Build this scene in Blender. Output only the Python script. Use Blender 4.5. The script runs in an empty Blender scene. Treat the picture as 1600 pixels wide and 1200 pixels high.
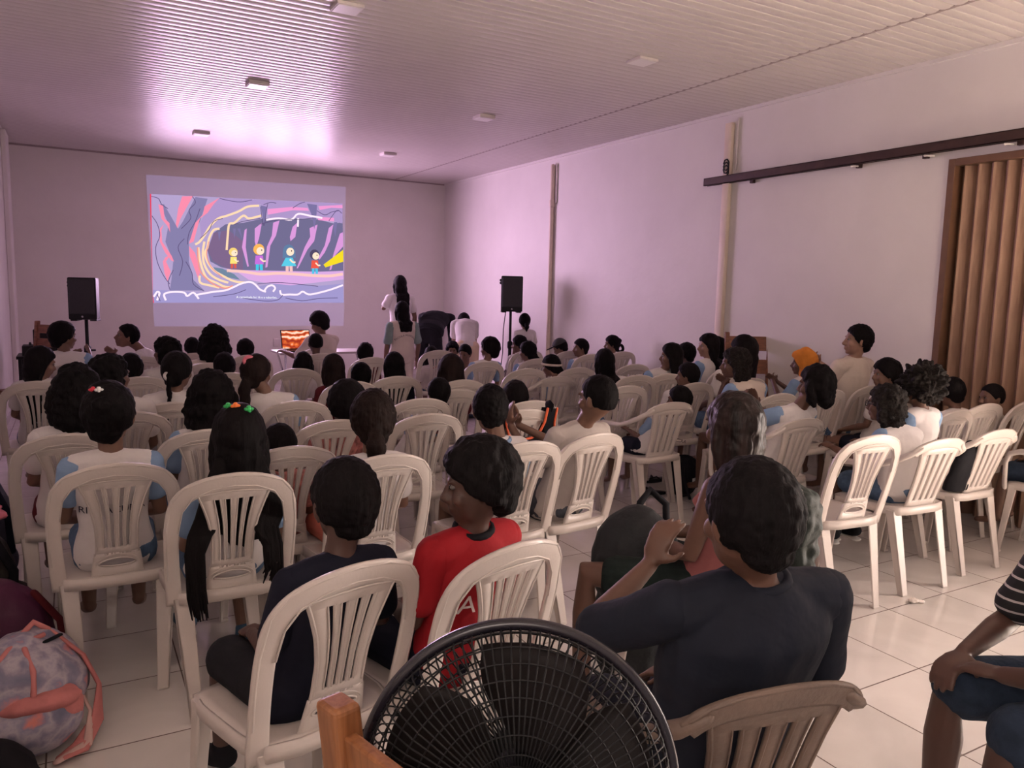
import bpy, bmesh, math, random
from mathutils import Vector, Matrix, noise
from mathutils.bvhtree import BVHTree
random.seed(7)
PI = math.pi
scn = bpy.context.scene
C = scn.collection
# ------------------------------------------------------------------ camera, world, light, exposure
cam_d = bpy.data.cameras.new('camera'); cam = bpy.data.objects.new('camera', cam_d); C.objects.link(cam)
cam_d.sensor_fit = 'HORIZONTAL'; cam_d.sensor_width = 36.0; cam_d.lens = 36.0 * 1210.91 / 1600.0
cam_d.clip_start = 0.05
_Y = Vector((-690 / 1210.91, -163 / 1210.91, 1)).normalized()      # room depth axis seen in camera axes (x right, y down, z forward)
_X = Vector((2148 / 1210.91, -97 / 1210.91, 1)).normalized()
_Z = _X.cross(_Y)
if _Z.y > 0: _Z = -_Z
cam.matrix_world = Matrix(((_X.x, -_X.y, -_X.z, 0), (_Y.x, -_Y.y, -_Y.z, 0), (_Z.x, -_Z.y, -_Z.z, 1.5), (0, 0, 0, 1)))
scn.camera = cam
scn.view_settings.view_transform = 'Standard'; scn.view_settings.look = 'None'
scn.view_settings.gamma = 1.0; scn.view_settings.use_curve_mapping = False
scn.view_settings.exposure = 0.14
XL, XR, YB, YF, H = -0.63, 5.43, 11.93, -3.0, 3.2
world = bpy.data.worlds.new('world'); scn.world = world; world.use_nodes = True
world.node_tree.nodes['Background'].inputs[0].default_value = (0.80, 0.72, 0.72, 1)
world.node_tree.nodes['Background'].inputs[1].default_value = 0.3

def area(name, loc, direction, sx, sy, power, col):
    l = bpy.data.lights.new(name, 'AREA'); l.shape = 'RECTANGLE'; l.size = sx; l.size_y = sy
    l.energy = power; l.color = col
    o = bpy.data.objects.new(name, l); C.objects.link(o); o.location = loc
    o.rotation_euler = Vector(direction).to_track_quat('-Z', 'Y').to_euler()
    return o
# daylight through the open doorway in the right wall (behind the camera's right); the other two are added fill lamps
area('doorway_daylight', (6.15, 0.45, 1.05), (-1, 0.0, 0.0), 1.1, 2.1, 205, (1.0, 0.84, 0.76))
area('added_rear_fill', (2.2, -3.25, 1.5), (0, 1, 0.2), 5.0, 1.6, 5, (1.0, 0.80, 0.74))  # soft fill lamp added behind the camera to lift people's backs
area('added_side_fill', (-0.82, -0.75, 2.25), (1, 0.42, 0.55), 1.5, 0.8, 42, (1.0, 0.83, 0.74))  # fill lamp added high on the left to brighten right wall and ceiling
# sunlight falling steeply through the same doorway onto the floor just inside it
sl = bpy.data.lights.new('doorway_sun', 'SUN'); sl.energy = 100; sl.angle = 0.02; sl.color = (1.0, 0.82, 0.68)
so = bpy.data.objects.new('doorway_sun', sl); C.objects.link(so); so.location = (9, .45, 5); so.rotation_euler = Vector((-1, 0, -1.05)).to_track_quat('-Z', 'Y').to_euler()
# light the bright projected picture throws back into the hall
for i, (x, z) in enumerate((x, z) for x in (1.35, 1.95, 2.55, 3.15) for z in (1.6, 2.3)):
    l = bpy.data.lights.new('picture_glow', 'SPOT'); l.energy = 142; l.color = (0.92, 0.60, 0.92)
    l.spot_size = math.radians(150); l.spot_blend = 1.0; l.shadow_soft_size = 0.40
    o = bpy.data.objects.new('picture_glow', l); C.objects.link(o); o.location = (x, YB - 0.03, z)
    o.rotation_euler = (math.radians(-90), 0, math.radians(17))

# ------------------------------------------------------------------ materials
MATS = {}
def lin(c):
    return tuple(((v / 255) / 12.92 if v / 255 <= .04045 else ((v / 255 + .055) / 1.055) ** 2.4) for v in c)
def mat(name, col, rough=0.6, var=0.12, scale=12.0, bump=0.0, bscale=40.0, stretch=(1, 1, 1), spec=0.5, metal=0.0, sheen=0.0):
    """principled with a little procedural colour variation and bump"""
    if name in MATS: return MATS[name]
    m = bpy.data.materials.new(name); m.use_nodes = True
    nt = m.node_tree; b = nt.nodes['Principled BSDF']
    tc = nt.nodes.new('ShaderNodeTexCoord'); mp = nt.nodes.new('ShaderNodeMapping')
    mp.inputs['Scale'].default_value = stretch
    nt.links.new(tc.outputs['Object'], mp.inputs[0])
    n = nt.nodes.new('ShaderNodeTexNoise'); n.inputs['Scale'].default_value = scale; n.inputs['Detail'].default_value = 4
    nt.links.new(mp.outputs[0], n.inputs['Vector'])
    r = nt.nodes.new('ShaderNodeValToRGB'); r.color_ramp.elements[0].position = .3; r.color_ramp.elements[1].position = .7
    r.color_ramp.elements[0].color = tuple(max(0, c * (1 - var)) for c in col) + (1,)
    r.color_ramp.elements[1].color = tuple(min(1, c * (1 + var)) for c in col) + (1,)
    nt.links.new(n.outputs[0], r.inputs[0]); nt.links.new(r.outputs[0], b.inputs['Base Color'])
    b.inputs['Roughness'].default_value = rough; b.inputs['Metallic'].default_value = metal
    b.inputs['Specular IOR Level'].default_value = spec
    if sheen: b.inputs['Sheen Weight'].default_value = sheen
    if bump:
        n2 = nt.nodes.new('ShaderNodeTexNoise'); n2.inputs['Scale'].default_value = bscale; n2.inputs['Detail'].default_value = 3
        nt.links.new(mp.outputs[0], n2.inputs['Vector'])
        bp = nt.nodes.new('ShaderNodeBump'); bp.inputs['Strength'].default_value = bump; bp.inputs['Distance'].default_value = 0.01
        nt.links.new(n2.outputs[0], bp.inputs['Height']); nt.links.new(bp.outputs[0], b.inputs['Normal'])
    MATS[name] = m; return m
def emit(name, col, st=1.0):
    if name in MATS: return MATS[name]
    m = bpy.data.materials.new(name); m.use_nodes = True; nt = m.node_tree
    nt.nodes.remove(nt.nodes['Principled BSDF'])
    e = nt.nodes.new('ShaderNodeEmission'); e.inputs[0].default_value = tuple(col) + (1,); e.inputs[1].default_value = st
    nt.links.new(e.outputs[0], nt.nodes['Material Output'].inputs[0]); MATS[name] = m; return m

def skin(k):
    base = {0: (.12, .058, .038), 1: (.17, .088, .058), 2: (.075, .036, .026), 3: (.30, .17, .12)}[k]
    return mat('skin_%d' % k, base, .5, .10, 9)
M_HAIR = mat('black_hair', (.0050, .0036, .0042), .7, .4, 30, .6, 60, (1, 1, .12), .12)
M_HAIR2 = mat('dark_brown_hair', (.013, .007, .006), .7, .4, 30, .6, 60, (1, 1, .12), .14)
M_HAIRC = mat('curly_black_hair', (.010, .007, .006), .75, .6, 60, 1.0, 90, (1, 1, 1), .2)
M_HAIRS = mat('streaked_hair', (.016, .009, .008), .42, .95, 28, .7, 50, (1, 1, .05), .2)
M_WHITE = mat('white_school_cloth', (.66, .62, .61), .85, .06, 6, .55, 14, (1, 1, 1), .2, 0, .2)
M_CREAM = mat('cream_cloth', (.60, .52, .46), .85, .06, 6, .55, 14, (1, 1, 1), .2)
M_GREYW = mat('grey_white_cloth', (.50, .45, .42), .85, .06, 6, .6, 13, (1, 1, 1), .2)
M_BLUE = mat('light_blue_cloth', (.22, .33, .50), .85, .06, 8, .4, 18, (1, 1, 1), .2)
M_NAVY = mat('navy_cloth', (.008, .009, .019), .85, .15, 8, .4, 16, (1, 1, 1), .2)
M_DENIMSHIRT = mat('dark_blue_shirt_cloth', (.009, .012, .022), .8, .18, 9, .7, 13, (1, 1, 1), .3)
M_RED = mat('red_cloth', (.30, .008, .014), .8, .12, 8, .5, 14, (1, 1, 1), .25)
M_BLACKC = mat('black_cloth', (.010, .010, .013), .85, .2, 8, .4, 20, (1, 1, 1), .2)
M_JEAN = mat('blue_denim', (.085, .14, .23), .85, .25, 25, .4, 60, (1, 1, 1), .2)
M_GJEAN = mat('grey_denim', (.075, .082, .10), .85, .25, 25, .4, 60, (1, 1, 1), .2)
M_DJEAN = mat('dark_denim', (.020, .032, .055), .85, .25, 25, .4, 60, (1, 1, 1), .2)
M_GREEN = mat('dark_green_cloth', (.012, .020, .018), .85, .2, 20, .4, 30, (1, 1, 1), .2)
M_MAROON = mat('maroon_cloth', (.12, .015, .02), .85, .2, 20, .4, 30, (1, 1, 1), .2)
M_BEIGE = mat('beige_cloth', (.75, .58, .42), .85, .06, 8, .4, 18, (1, 1, 1), .2)
M_ORANGE = mat('orange_cloth', (.62, .22, .04), .9, .15, 12, .6, 25, (1, 1, 1), .1)
M_PINK = mat('pink_cloth', (.75, .20, .26), .8, .15, 12, .4, 25)
M_ROSE = mat('rose_strap_cloth', (.50, .17, .16), .8, .15, 12, .4, 25)
M_TEXT = mat('shirt_print', (.02, .02, .04), .8, .1)
M_TEXTR = mat('white_print', (.75, .66, .64), .8, .1)
M_SOLE = mat('pale_rubber', (.60, .58, .55), .7, .1)
M_EYE = mat('eye_white', (.16, .14, .13), .5, .02)
M_IRIS = mat('dark_iris', (.01, .007, .005), .2, .02)
M_LIP = mat('lip', (.20, .07, .06), .5, .05)
M_PLAST = mat('white_plastic', (.58, .52, .48), .32, .05, 4, .06, 120)
M_PLASTB = mat('weathered_brown_plastic', (.16, .115, .09), .5, .28, 7, .25, 60)
M_BLACKP = mat('black_plastic', (.009, .009, .010), .5, .2, 20, 0, 1, (1, 1, 1), .3)
M_DKGREY = mat('dark_grey_grille', (.022, .022, .026), .6, .3, 200)
M_STEEL = mat('dark_brown_steel', (.055, .028, .022), .45, .25, 8, .1, 30, (1, 1, 1), .5, .3)
M_PIPE = mat('cream_pipe', (.78, .66, .55), .5, .06, 5)
M_TRIM = mat('white_trim', (.72, .66, .64), .6, .06, 5)
M_CHROME = mat('chrome', (.6, .6, .6), .2, .05, 5, 0, 1, (1, 1, 1), .5, 1.0)

def wood(name, a, b, sc=(1, 1, 1), rough=.45):
    if name in MATS: return MATS[name]
    m = bpy.data.materials.new(name); m.use_nodes = True; nt = m.node_tree; bs = nt.nodes['Principled BSDF']
    tc = nt.nodes.new('ShaderNodeTexCoord'); mp = nt.nodes.new('ShaderNodeMapping'); mp.inputs['Scale'].default_value = sc
    nt.links.new(tc.outputs['Object'], mp.inputs[0])
    n = nt.nodes.new('ShaderNodeTexNoise'); n.inputs['Scale'].default_value = 10; n.inputs['Detail'].default_value = 6; n.inputs['Distortion'].default_value = .8
    nt.links.new(mp.outputs[0], n.inputs['Vector'])
    r = nt.nodes.new('ShaderNodeValToRGB'); r.color_ramp.elements[0].color = a + (1,); r.color_ramp.elements[1].color = b + (1,)
    r.color_ramp.elements[0].position = .35; r.color_ramp.elements[1].position = .65
    nt.links.new(n.outputs[0], r.inputs[0]); nt.links.new(r.outputs[0], bs.inputs['Base Color']); bs.inputs['Roughness'].default_value = rough
    MATS[name] = m; return m
M_WOOD = wood('orange_varnished_wood', (.19, .068, .022), (.30, .12, .045), (8, 8, .6))
M_WOODR = wood('red_brown_wood', (.16, .055, .028), (.26, .10, .05), (1, 6, 6))
M_DOOR = wood('brown_folding_panel', (.26, .15, .10), (.33, .20, .135), (3, 3, .4), .55)

def wall_mat():
    m = bpy.data.materials.new('painted_plaster'); m.use_nodes = True; nt = m.node_tree; b = nt.nodes['Principled BSDF']
    tc = nt.nodes.new('ShaderNodeTexCoord')
    n = nt.nodes.new('ShaderNodeTexNoise'); n.inputs['Scale'].default_value = 1.3; n.inputs['Detail'].default_value = 8; n.inputs['Roughness'].default_value = .6
    nt.links.new(tc.outputs['Object'], n.inputs['Vector'])
    r = nt.nodes.new('ShaderNodeValToRGB'); r.color_ramp.elements[0].position = .3; r.color_ramp.elements[1].position = .7
    r.color_ramp.elements[0].color = (.72, .68, .65, 1); r.color_ramp.elements[1].color = (.79, .75, .72, 1)
    nt.links.new(n.outputs[0], r.inputs[0]); nt.links.new(r.outputs[0], b.inputs['Base Color'])
    b.inputs['Roughness'].default_value = .55
    n2 = nt.nodes.new('ShaderNodeTexNoise'); n2.inputs['Scale'].default_value = 5; n2.inputs['Detail'].default_value = 8
    nt.links.new(tc.outputs['Object'], n2.inputs['Vector'])
    bp = nt.nodes.new('ShaderNodeBump'); bp.inputs['Strength'].default_value = .25; bp.inputs['Distance'].default_value = .02
    nt.links.new(n2.outputs[0], bp.inputs['Height']); nt.links.new(bp.outputs[0], b.inputs['Normal'])
    return m
M_WALL = wall_mat()
def tile_mat():
    m = bpy.data.materials.new('polished_floor_tiles'); m.use_nodes = True; nt = m.node_tree; b = nt.nodes['Principled BSDF']
    L = nt.links; N = nt.nodes.new
    tc = N('ShaderNodeTexCoord'); sp = N('ShaderNodeSeparateXYZ'); L.new(tc.outputs['Object'], sp.inputs[0])
    def grid(sock, off):
        a = N('ShaderNodeMath'); a.operation = 'SUBTRACT'; L.new(sock, a.inputs[0]); a.inputs[1].default_value = off
        d = N('ShaderNodeMath'); d.operation = 'DIVIDE'; L.new(a.outputs[0], d.inputs[0]); d.inputs[1].default_value = .441
        f = N('ShaderNodeMath'); f.operation = 'FRACT'; L.new(d.outputs[0], f.inputs[0])
        g = N('ShaderNodeMath'); g.operation = 'PINGPONG'; L.new(f.outputs[0], g.inputs[0]); g.inputs[1].default_value = .5
        fl = N('ShaderNodeMath'); fl.operation = 'FLOOR'; L.new(d.outputs[0], fl.inputs[0])
        return g.outputs[0], fl.outputs[0]
    gx, fx = grid(sp.outputs[0], .315); gy, fy = grid(sp.outputs[1], 2.225)
    mn = N('ShaderNodeMath'); mn.operation = 'MINIMUM'; L.new(gx, mn.inputs[0]); L.new(gy, mn.inputs[1])
    mr = N('ShaderNodeMapRange'); mr.inputs['From Min'].default_value = .004; mr.inputs['From Max'].default_value = .008; L.new(mn.outputs[0], mr.inputs[0])
    cx = N('ShaderNodeCombineXYZ'); L.new(fx, cx.inputs[0]); L.new(fy, cx.inputs[1])
    wn = N('ShaderNodeTexWhiteNoise'); wn.noise_dimensions = '3D'; L.new(cx.outputs[0], wn.inputs['Vector'])
    n = N('ShaderNodeTexNoise'); n.inputs['Scale'].default_value = 3.0; n.inputs['Detail'].default_value = 8; n.inputs['Distortion'].default_value = 1.0
    L.new(tc.outputs['Object'], n.inputs['Vector'])
    r = N('ShaderNodeValToRGB'); r.color_ramp.elements[0].position = .32; r.color_ramp.elements[1].position = .68
    r.color_ramp.elements[0].color = (.69, .65, .62, 1); r.color_ramp.elements[1].color = (.78, .74, .71, 1); L.new(n.outputs[0], r.inputs[0])
    hs = N('ShaderNodeHueSaturation'); L.new(r.outputs[0], hs.inputs['Color'])
    vr = N('ShaderNodeMapRange'); vr.inputs['To Min'].default_value = .93; vr.inputs['To Max'].default_value = 1.05; L.new(wn.outputs[0], vr.inputs[0]); L.new(vr.outputs[0], hs.inputs['Value'])
    mx = N('ShaderNodeMix'); mx.data_type = 'RGBA'; mx.inputs[6].default_value = (.13, .085, .07, 1); L.new(mr.outputs[0], mx.inputs[0]); L.new(hs.outputs[0], mx.inputs[7])
    L.new(mx.outputs[2], b.inputs['Base Color'])
    rr = N('ShaderNodeMapRange'); rr.inputs['To Min'].default_value = .7; rr.inputs['To Max'].default_value = .13; L.new(mr.outputs[0], rr.inputs[0]); L.new(rr.outputs[0], b.inputs['Roughness'])
    bp = N('ShaderNodeBump'); bp.inputs['Strength'].default_value = .5; bp.inputs['Distance'].default_value = .002; L.new(mr.outputs[0], bp.inputs['Height']); L.new(bp.outputs[0], b.inputs['Normal'])
    return m
M_TILE = tile_mat()
M_PVC = mat('white_pvc_lining', (.60, .55, .53), .28, .03, 2, 0, 1, (1, 1, 1), .13)

# ------------------------------------------------------------------ mesh helpers
class MB:
    def __init__(s): s.v = []; s.f = []
    def add(s, vs, fs):
        o = len(s.v); s.v += [tuple(v) for v in vs]; s.f += [tuple(i + o for i in f) for f in fs]; return s
    def box(s, x0, x1, y0, y1, z0, z1, M=None):
        vs = [Vector((x, y, z)) for x in (x0, x1) for y in (y0, y1) for z in (z0, z1)]
        if M: vs = [M @ v for v in vs]
        return s.add(vs, [(0, 1, 3, 2), (4, 6, 7, 5), (0, 4, 5, 1), (2, 3, 7, 6), (0, 2, 6, 4), (1, 5, 7, 3)])
    def hexa(s, bot, top):
        return s.add(list(bot) + list(top), [(3, 2, 1, 0), (4, 5, 6, 7), (0, 1, 5, 4), (1, 2, 6, 5), (2, 3, 7, 6), (3, 0, 4, 7)])
    def ell(s, c, r, M=None, nu=14, nv=9):
        c = Vector(c); r = Vector((r, r, r)) if isinstance(r, (int, float)) else Vector(r)
        vs = []
        for j in range(1, nv):
            t = PI * j / nv
            for i in range(nu):
                a = 2 * PI * i / nu; p = Vector((r.x * math.sin(t) * math.cos(a), r.y * math.sin(t) * math.sin(a), r.z * math.cos(t)))
                vs.append(c + (M @ p if M else p))
        top = Vector((0, 0, r.z)); bot = -top
        vs.append(c + (M @ top if M else top)); vs.append(c + (M @ bot if M else bot)); T = len(vs) - 2
        fs = []
        for j in range(nv - 2):
            for i in range(nu):
                k = (i + 1) % nu; fs.append((j * nu + i, (j + 1) * nu + i, (j + 1) * nu + k, j * nu + k))
        for i in range(nu):
            k = (i + 1) % nu; fs.append((T, i, k)); fs.append((T + 1, (nv - 2) * nu + k, (nv - 2) * nu + i))
        return s.add(vs, fs)
    def tube(s, pts, rad, n=10, flat=None, up=None, closed=False):
        """swept tube; rad a number or list; flat=(a,b) scales along side / up; rounded ends by extra rings"""
        pts = [Vector(p) for p in pts]; N = len(pts)
        rad = [rad] * N if isinstance(rad, (int, float)) else list(rad)
        if not closed:
            d0 = (pts[0] - pts[1]).normalized(); d1 = (pts[-1] - pts[-2]).normalized()
            P = []; R = []
            for k in (.95, .6): P.append(pts[0] + d0 * rad[0] * k * .8); R.append(rad[0] * math.sqrt(1 - k * k))
            P += pts; R += rad
            for k in (.6, .95): P.append(pts[-1] + d1 * rad[-1] * k * .8); R.append(rad[-1] * math.sqrt(1 - k * k))
            pts, rad = P, R; N = len(pts)
        fl = flat or (1, 1); vs = []; prev = None
        for i, p in enumerate(pts):
            if closed: t = (pts[(i + 1) % N] - pts[i - 1]).normalized()
            else: t = (pts[min(i + 1, N - 1)] - pts[max(i - 1, 0)]).normalized()
            if up is not None: u = Vector(up)
            else: u = prev if prev is not None else (Vector((0, 0, 1)) if abs(t.z) < .8 else Vector((0, 1, 0)))
            sd = t.cross(u)
            if sd.length < 1e-5: sd = t.cross(Vector((1, .1, 0)))
            sd.normalize(); uu = sd.cross(t).normalized(); prev = uu
            for k in range(n):
                a = 2 * PI * k / n
                vs.append(p + sd * math.cos(a) * rad[i] * fl[0] + uu * math.sin(a) * rad[i] * fl[1])
        fs = []
        R_ = N if closed else N - 1
        for i in range(R_):
            j = (i + 1) % N
            for k in range(n):
                l = (k + 1) % n; fs.append((i * n + k, i * n + l, j * n + l, j * n + k))
        if not closed:
            fs.append(tuple(reversed(range(n)))); fs.append(tuple((N - 1) * n + k for k in range(n)))
        return s.add(vs, fs)
    def loft(s, rings, n=18):
        """rings: (centre, rx, ry[, M]) ellipses, closed by caps"""
        vs = []
        for r in rings:
            c = Vector(r[0]); M = r[3] if len(r) > 3 else None
            for k in range(n):
                a = 2 * PI * k / n; p = Vector((r[1] * math.cos(a), r[2] * math.sin(a), 0)); vs.append(c + (M @ p if M else p))
        fs = []
        for i in range(len(rings) - 1):
            for k in range(n):
                l = (k + 1) % n; fs.append((i * n + k, i * n + l, (i + 1) * n + l, (i + 1) * n + k))
        fs.append(tuple(reversed(range(n)))); fs.append(tuple((len(rings) - 1) * n + k for k in range(n)))
        return s.add(vs, fs)
    def lathe(s, prof, c=(0, 0, 0), n=24, M=None):
        vs = []; c = Vector(c)
        for r, z in prof:
            for k in range(n):
                a = 2 * PI * k / n; p = Vector((r * math.cos(a), r * math.sin(a), z)); vs.append(c + (M @ p if M else p))
        fs = []
        for i in range(len(prof) - 1):
            for k in range(n):
                l = (k + 1) % n; fs.append((i * n + k, i * n + l, (i + 1) * n + l, (i + 1) * n + k))
        fs.append(tuple(reversed(range(n)))); fs.append(tuple((len(prof) - 1) * n + k for k in range(n)))
        return s.add(vs, fs)
    def mesh(s, name):
        me = bpy.data.meshes.new(name); me.from_pydata(s.v, [], s.f); me.validate(); return me

def fix_normals(me):
    bm = bmesh.new(); bm.from_mesh(me); bmesh.ops.recalc_face_normals(bm, faces=bm.faces); bm.to_mesh(me); bm.free()
def obj(name, me, m, parent=None, smooth=True, normals=True):
    if isinstance(me, MB): me = me.mesh(name)
    if normals: fix_normals(me)
    me.materials.clear(); me.materials.append(m)
    if smooth: me.polygons.foreach_set('use_smooth', [True] * len(me.polygons))
    o = bpy.data.objects.new(name, me); C.objects.link(o)
    if parent: o.parent = parent
    return o
def baked(mb, mods):
    """evaluate modifiers once: returns a plain mesh"""
    me = mb.mesh('tmp') if isinstance(mb, MB) else mb
    fix_normals(me)
    o = bpy.data.objects.new('tmp', me); C.objects.link(o)
    for typ, kw in mods:
        md = o.modifiers.new('m', typ)
        for k, v in kw.items(): setattr(md, k, v)
    dg = bpy.context.evaluated_depsgraph_get(); dg.update()
    out = bpy.data.meshes.new_from_object(o.evaluated_get(dg))
    bpy.data.objects.remove(o); bpy.data.meshes.remove(me)
    return out
def melt(mb, vox, smooth=3, fac=.5):
    return baked(mb, [('REMESH', dict(mode='VOXEL', voxel_size=vox, use_smooth_shade=True)), ('SMOOTH', dict(factor=fac, iterations=smooth))])
def bev(mb, w=.004, seg=2):
    return baked(mb, [('BEVEL', dict(width=w, segments=seg, limit_method='ANGLE', angle_limit=math.radians(40)))])
def displace(me, amp, sc, seed=0.0, clump=False):
    me.update(); nrm = [v.normal.copy() for v in me.vertices]
    for v, n in zip(me.vertices, nrm):
        p = v.co * sc + Vector((seed, seed * .7, -seed))
        k = noise.noise(p) + .5 * noise.noise(p * 2.1)
        if clump: k = abs(k) * 2 - .4
        v.co += n * amp * k
    return me
def thing(name, label, cat, loc=(0, 0, 0), rz=0, group=None):
    o = bpy.data.objects.new(name, None); C.objects.link(o); o.empty_display_size = .1
    o.location = loc; o.rotation_euler = (0, 0, rz); o['label'] = label; o['category'] = cat
    if group: o['group'] = group
    return o
def tag(o, label, cat, group=None, kind=None):
    o['label'] = label; o['category'] = cat
    if group: o['group'] = group
    if kind: o['kind'] = kind
    return o
def struct(name, mb, m, parent=None, smooth=False):
    o = obj(name, mb, m, parent, smooth)
    if parent is None: o['kind'] = 'structure'
    return o
Rz = lambda a: Matrix.Rotation(a, 3, 'Z')
Rx = lambda a: Matrix.Rotation(a, 3, 'X')
Ry = lambda a: Matrix.Rotation(a, 3, 'Y')

# ================================================================== THE ROOM
struct('floor', MB().box(XL - .2, XR + .2, YF - .2, YB + .2, -.1, 0), M_TILE)
struct('wall_back', MB().box(XL - .2, XR + .2, YB, YB + .15, 0, H + .1), M_WALL)
struct('wall_left', MB().box(XL - .15, XL, .05, YB, 0, H + .1).box(XL - .15, XL, YF - .15, -1.55, 0, H + .1).box(XL - .15, XL, -1.55, .05, 0, 1.8).box(XL - .15, XL, -1.55, .05, 2.7, H + .1), M_WALL)  # opening behind the camera cut for the added side fill lamp
DY0, DY1, DH = -.15, 1.05, 2.15                     # open doorway in the right wall, out of frame
FY0, FY1, FH = 1.15, 3.37, 2.48                     # the folding door
struct('wall_right', MB().box(XR, XR + .15, FY1, YB, 0, H + .1).box(XR, XR + .15, FY0, FY1, FH, H + .1).box(XR, XR + .15, DY1, FY0, 0, H + .1)
       .box(XR, XR + .15, DY0, DY1, DH, H + .1).box(XR, XR + .15, YF - .15, DY0, 0, H + .1), M_WALL)
struct('wall_rear', MB().box(XL, -.4, YF - .15, YF, 0, H + .1).box(4.8, XR, YF - .15, YF, 0, H + .1).box(-.4, 4.8, YF - .15, YF, 2.45, H + .1), M_WALL)  # wide unseen opening made to let the added rear fill in
# ribbed ceiling, profile run along X
def ceiling():
    mb = MB(); pitch = .0852; y = YF; prof = []
    while y < YB:
        prof += [(y, H + .006), (y + .006, H + .006), (y + .009, H + .0015), (y + .020, H - .0007), (y + .034, H - .0021), (y + .047, H - .0026), (y + .060, H - .0021), (y + .074, H - .0007), (y + .0845, H + .0015)]
        y += pitch
    for x0, x1, off in ((XL, 4.545, 0.0), (4.565, XR, .035)):
        vs = []; n = len(prof)
        for x in (x0, x1):
            for (py, pz) in prof: vs.append((x, min(py + off, YB + .1), pz))
        mb.add(vs, [(i, i + 1, n + i + 1, n + i) for i in range(n - 1)])
    mb.box(XL - .1, XR + .1, YF - .1, YB + .1, H + .02, H + .1)
    return mb
struct('ceiling', ceiling(), M_PVC)
struct('trim_1', MB().box(4.540, 4.570, YF, YB, H - .0015, H + .012), mat('seam_strip', (.30, .24, .23), .5, .05))
# wall-ceiling mouldings
struct('trim_2', MB().box(XR - .022, XR, YF, YB, H - .03, H), M_WALL)
struct('trim_3', MB().box(XL, XR - .022, YB - .018, YB, H - .022, H), mat('grey_cornice', (.36, .30, .30), .6, .1))
struct('trim_4', MB().box(XL, XL + .018, YF, YB - .018, H - .022, H), M_WALL)
# concrete pilasters: one in the left wall before the corner, plaster beam patches
struct('trim_5', bev(MB().box(XL, XL + .055, 10.75, 11.2, 0, H - .022), .01), M_WALL)
for i, (a, b, c, d) in enumerate(((XL, YF, XL, YB), (XL, YB, XR, YB), (XR, FY1 + .06, XR, YB))):
    pass
struct('baseboard_back', MB().box(XL, XR, YB - .012, YB, 0, .07), M_TILE)
struct('baseboard_left', MB().box(XL, XL + .012, YF, 10.75, 0, .07), M_TILE)
struct('baseboard_right', MB().box(XR - .012, XR, FY1 + .05, YB - .012, 0, .07), M_TILE)

# folding door: frame + pleated panel
door = bpy.data.objects.new('door_1', None); C.objects.link(door); door['kind'] = 'structure'; door.location = (XR, 0, 0)
fr = MB().box(-.03, .12, FY1 - .05, FY1, 0, FH).box(-.03, .12, FY0, FY0 + .05, 0, FH).box(-.03, .12, FY0 + .05, FY1 - .05, FH - .05, FH)
obj('door_frame', bev(fr, .004), mat('brown_door_frame', (.14, .07, .04), .5, .1), door, False)
def pleats():
    mb = MB(); n = 22; y0, y1 = FY0 + .05, FY1 - .05; prof = []
    for i in range(n):
        a = y0 + (y1 - y0) * i / n; w = (y1 - y0) / n
        prof += [(a, .075), (a + .12 * w, .055), (a + .38 * w, .022), (a + .5 * w, .012), (a + .62 * w, .022), (a + .88 * w, .055)]
    prof.append((y1, .075)); m = len(prof); vs = []
    for z in (0.0, FH - .05):
        for (y, x) in prof: vs.append((x, y, z))
    for z in (0.0, FH - .05):
        for (y, x) in prof: vs.append((x + .012, y, z))
    fs = [(i, i + 1, m + i + 1, m + i) for i in range(m - 1)] + [(2 * m + i, 3 * m + i, 3 * m + i + 1, 2 * m + i + 1) for i in range(m - 1)]
    return mb.add(vs, fs)
obj('folding_panel', pleats(), M_DOOR, door, False)

# pipes and conduits on the right wall
def pipe(label, y, w, d, z0, z1, round_):
    mb = MB()
    if round_: mb.tube([(XR - d / 2 - .002, y, z0), (XR - d / 2 - .002, y, (z0 + z1) / 2), (XR - d / 2 - .002, y, z1)], d / 2, 14)
    else: mb.box(XR - d, XR - .001, y - w / 2, y + w / 2, z0, z1)
    o = obj('wall_pipe' if round_ else 'cable_duct', mb if round_ else bev(mb, .006), M_PIPE)
    tag(o, label, 'pipe' if round_ else 'cable duct'); return o
p1 = pipe('cream vertical drain pipe on the right wall, nearest the far corner', 8.57, .06, .055, .08, 3.08, True)
obj('pipe_collar', MB().tube([(XR - .0295, 8.57, 2.58), (XR - .0295, 8.57, 2.64)], .036, 14), M_PIPE, p1)
p2 = pipe('wide cream cable duct running down the right wall behind the track end', 5.51, .085, .045, .08, 3.09, False)
t = obj('conduit', MB().tube([(XR - .012, 8.50, 2.62), (XR - .012, 8.50, 2.9), (XR - .012, 8.50, 3.09)], .010, 8), M_TRIM)
tag(t, 'thin white conduit beside the far drain pipe, below the ceiling', 'conduit')
t = obj('conduit', MB().tube([(XR - .012, 5.42, 2.66), (XR - .012, 5.42, 2.9), (XR - .012, 5.42, 3.12)], .010, 8), M_TRIM)
tag(t, 'thin white conduit beside the wide cable duct, above the steel track', 'conduit')
t = obj('coiled_cable', MB().tube([(XR - .055, 5.50 + .035 * math.cos(a * .9), 2.72 + .045 * math.sin(a * .9) - a * .004) for a in range(20)] + [(XR - .06, 5.47, 2.60)], .007, 6), M_BLACKP)
tag(t, 'coil of black cable hanging at the end of the dark steel track', 'cable')
tr = thing('sliding_track', 'long dark brown steel sliding track fixed along the right wall', 'track', (XR, 0, 0))
mb = MB().box(-.085, -.080, 1.9, 5.76, 2.535, 2.605).box(-.085, -.030, 1.9, 5.76, 2.600, 2.606).box(-.085, -.060, 1.9, 5.76, 2.535, 2.541).box(-.035, -.030, 1.9, 5.76, 2.535, 2.606)
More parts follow.
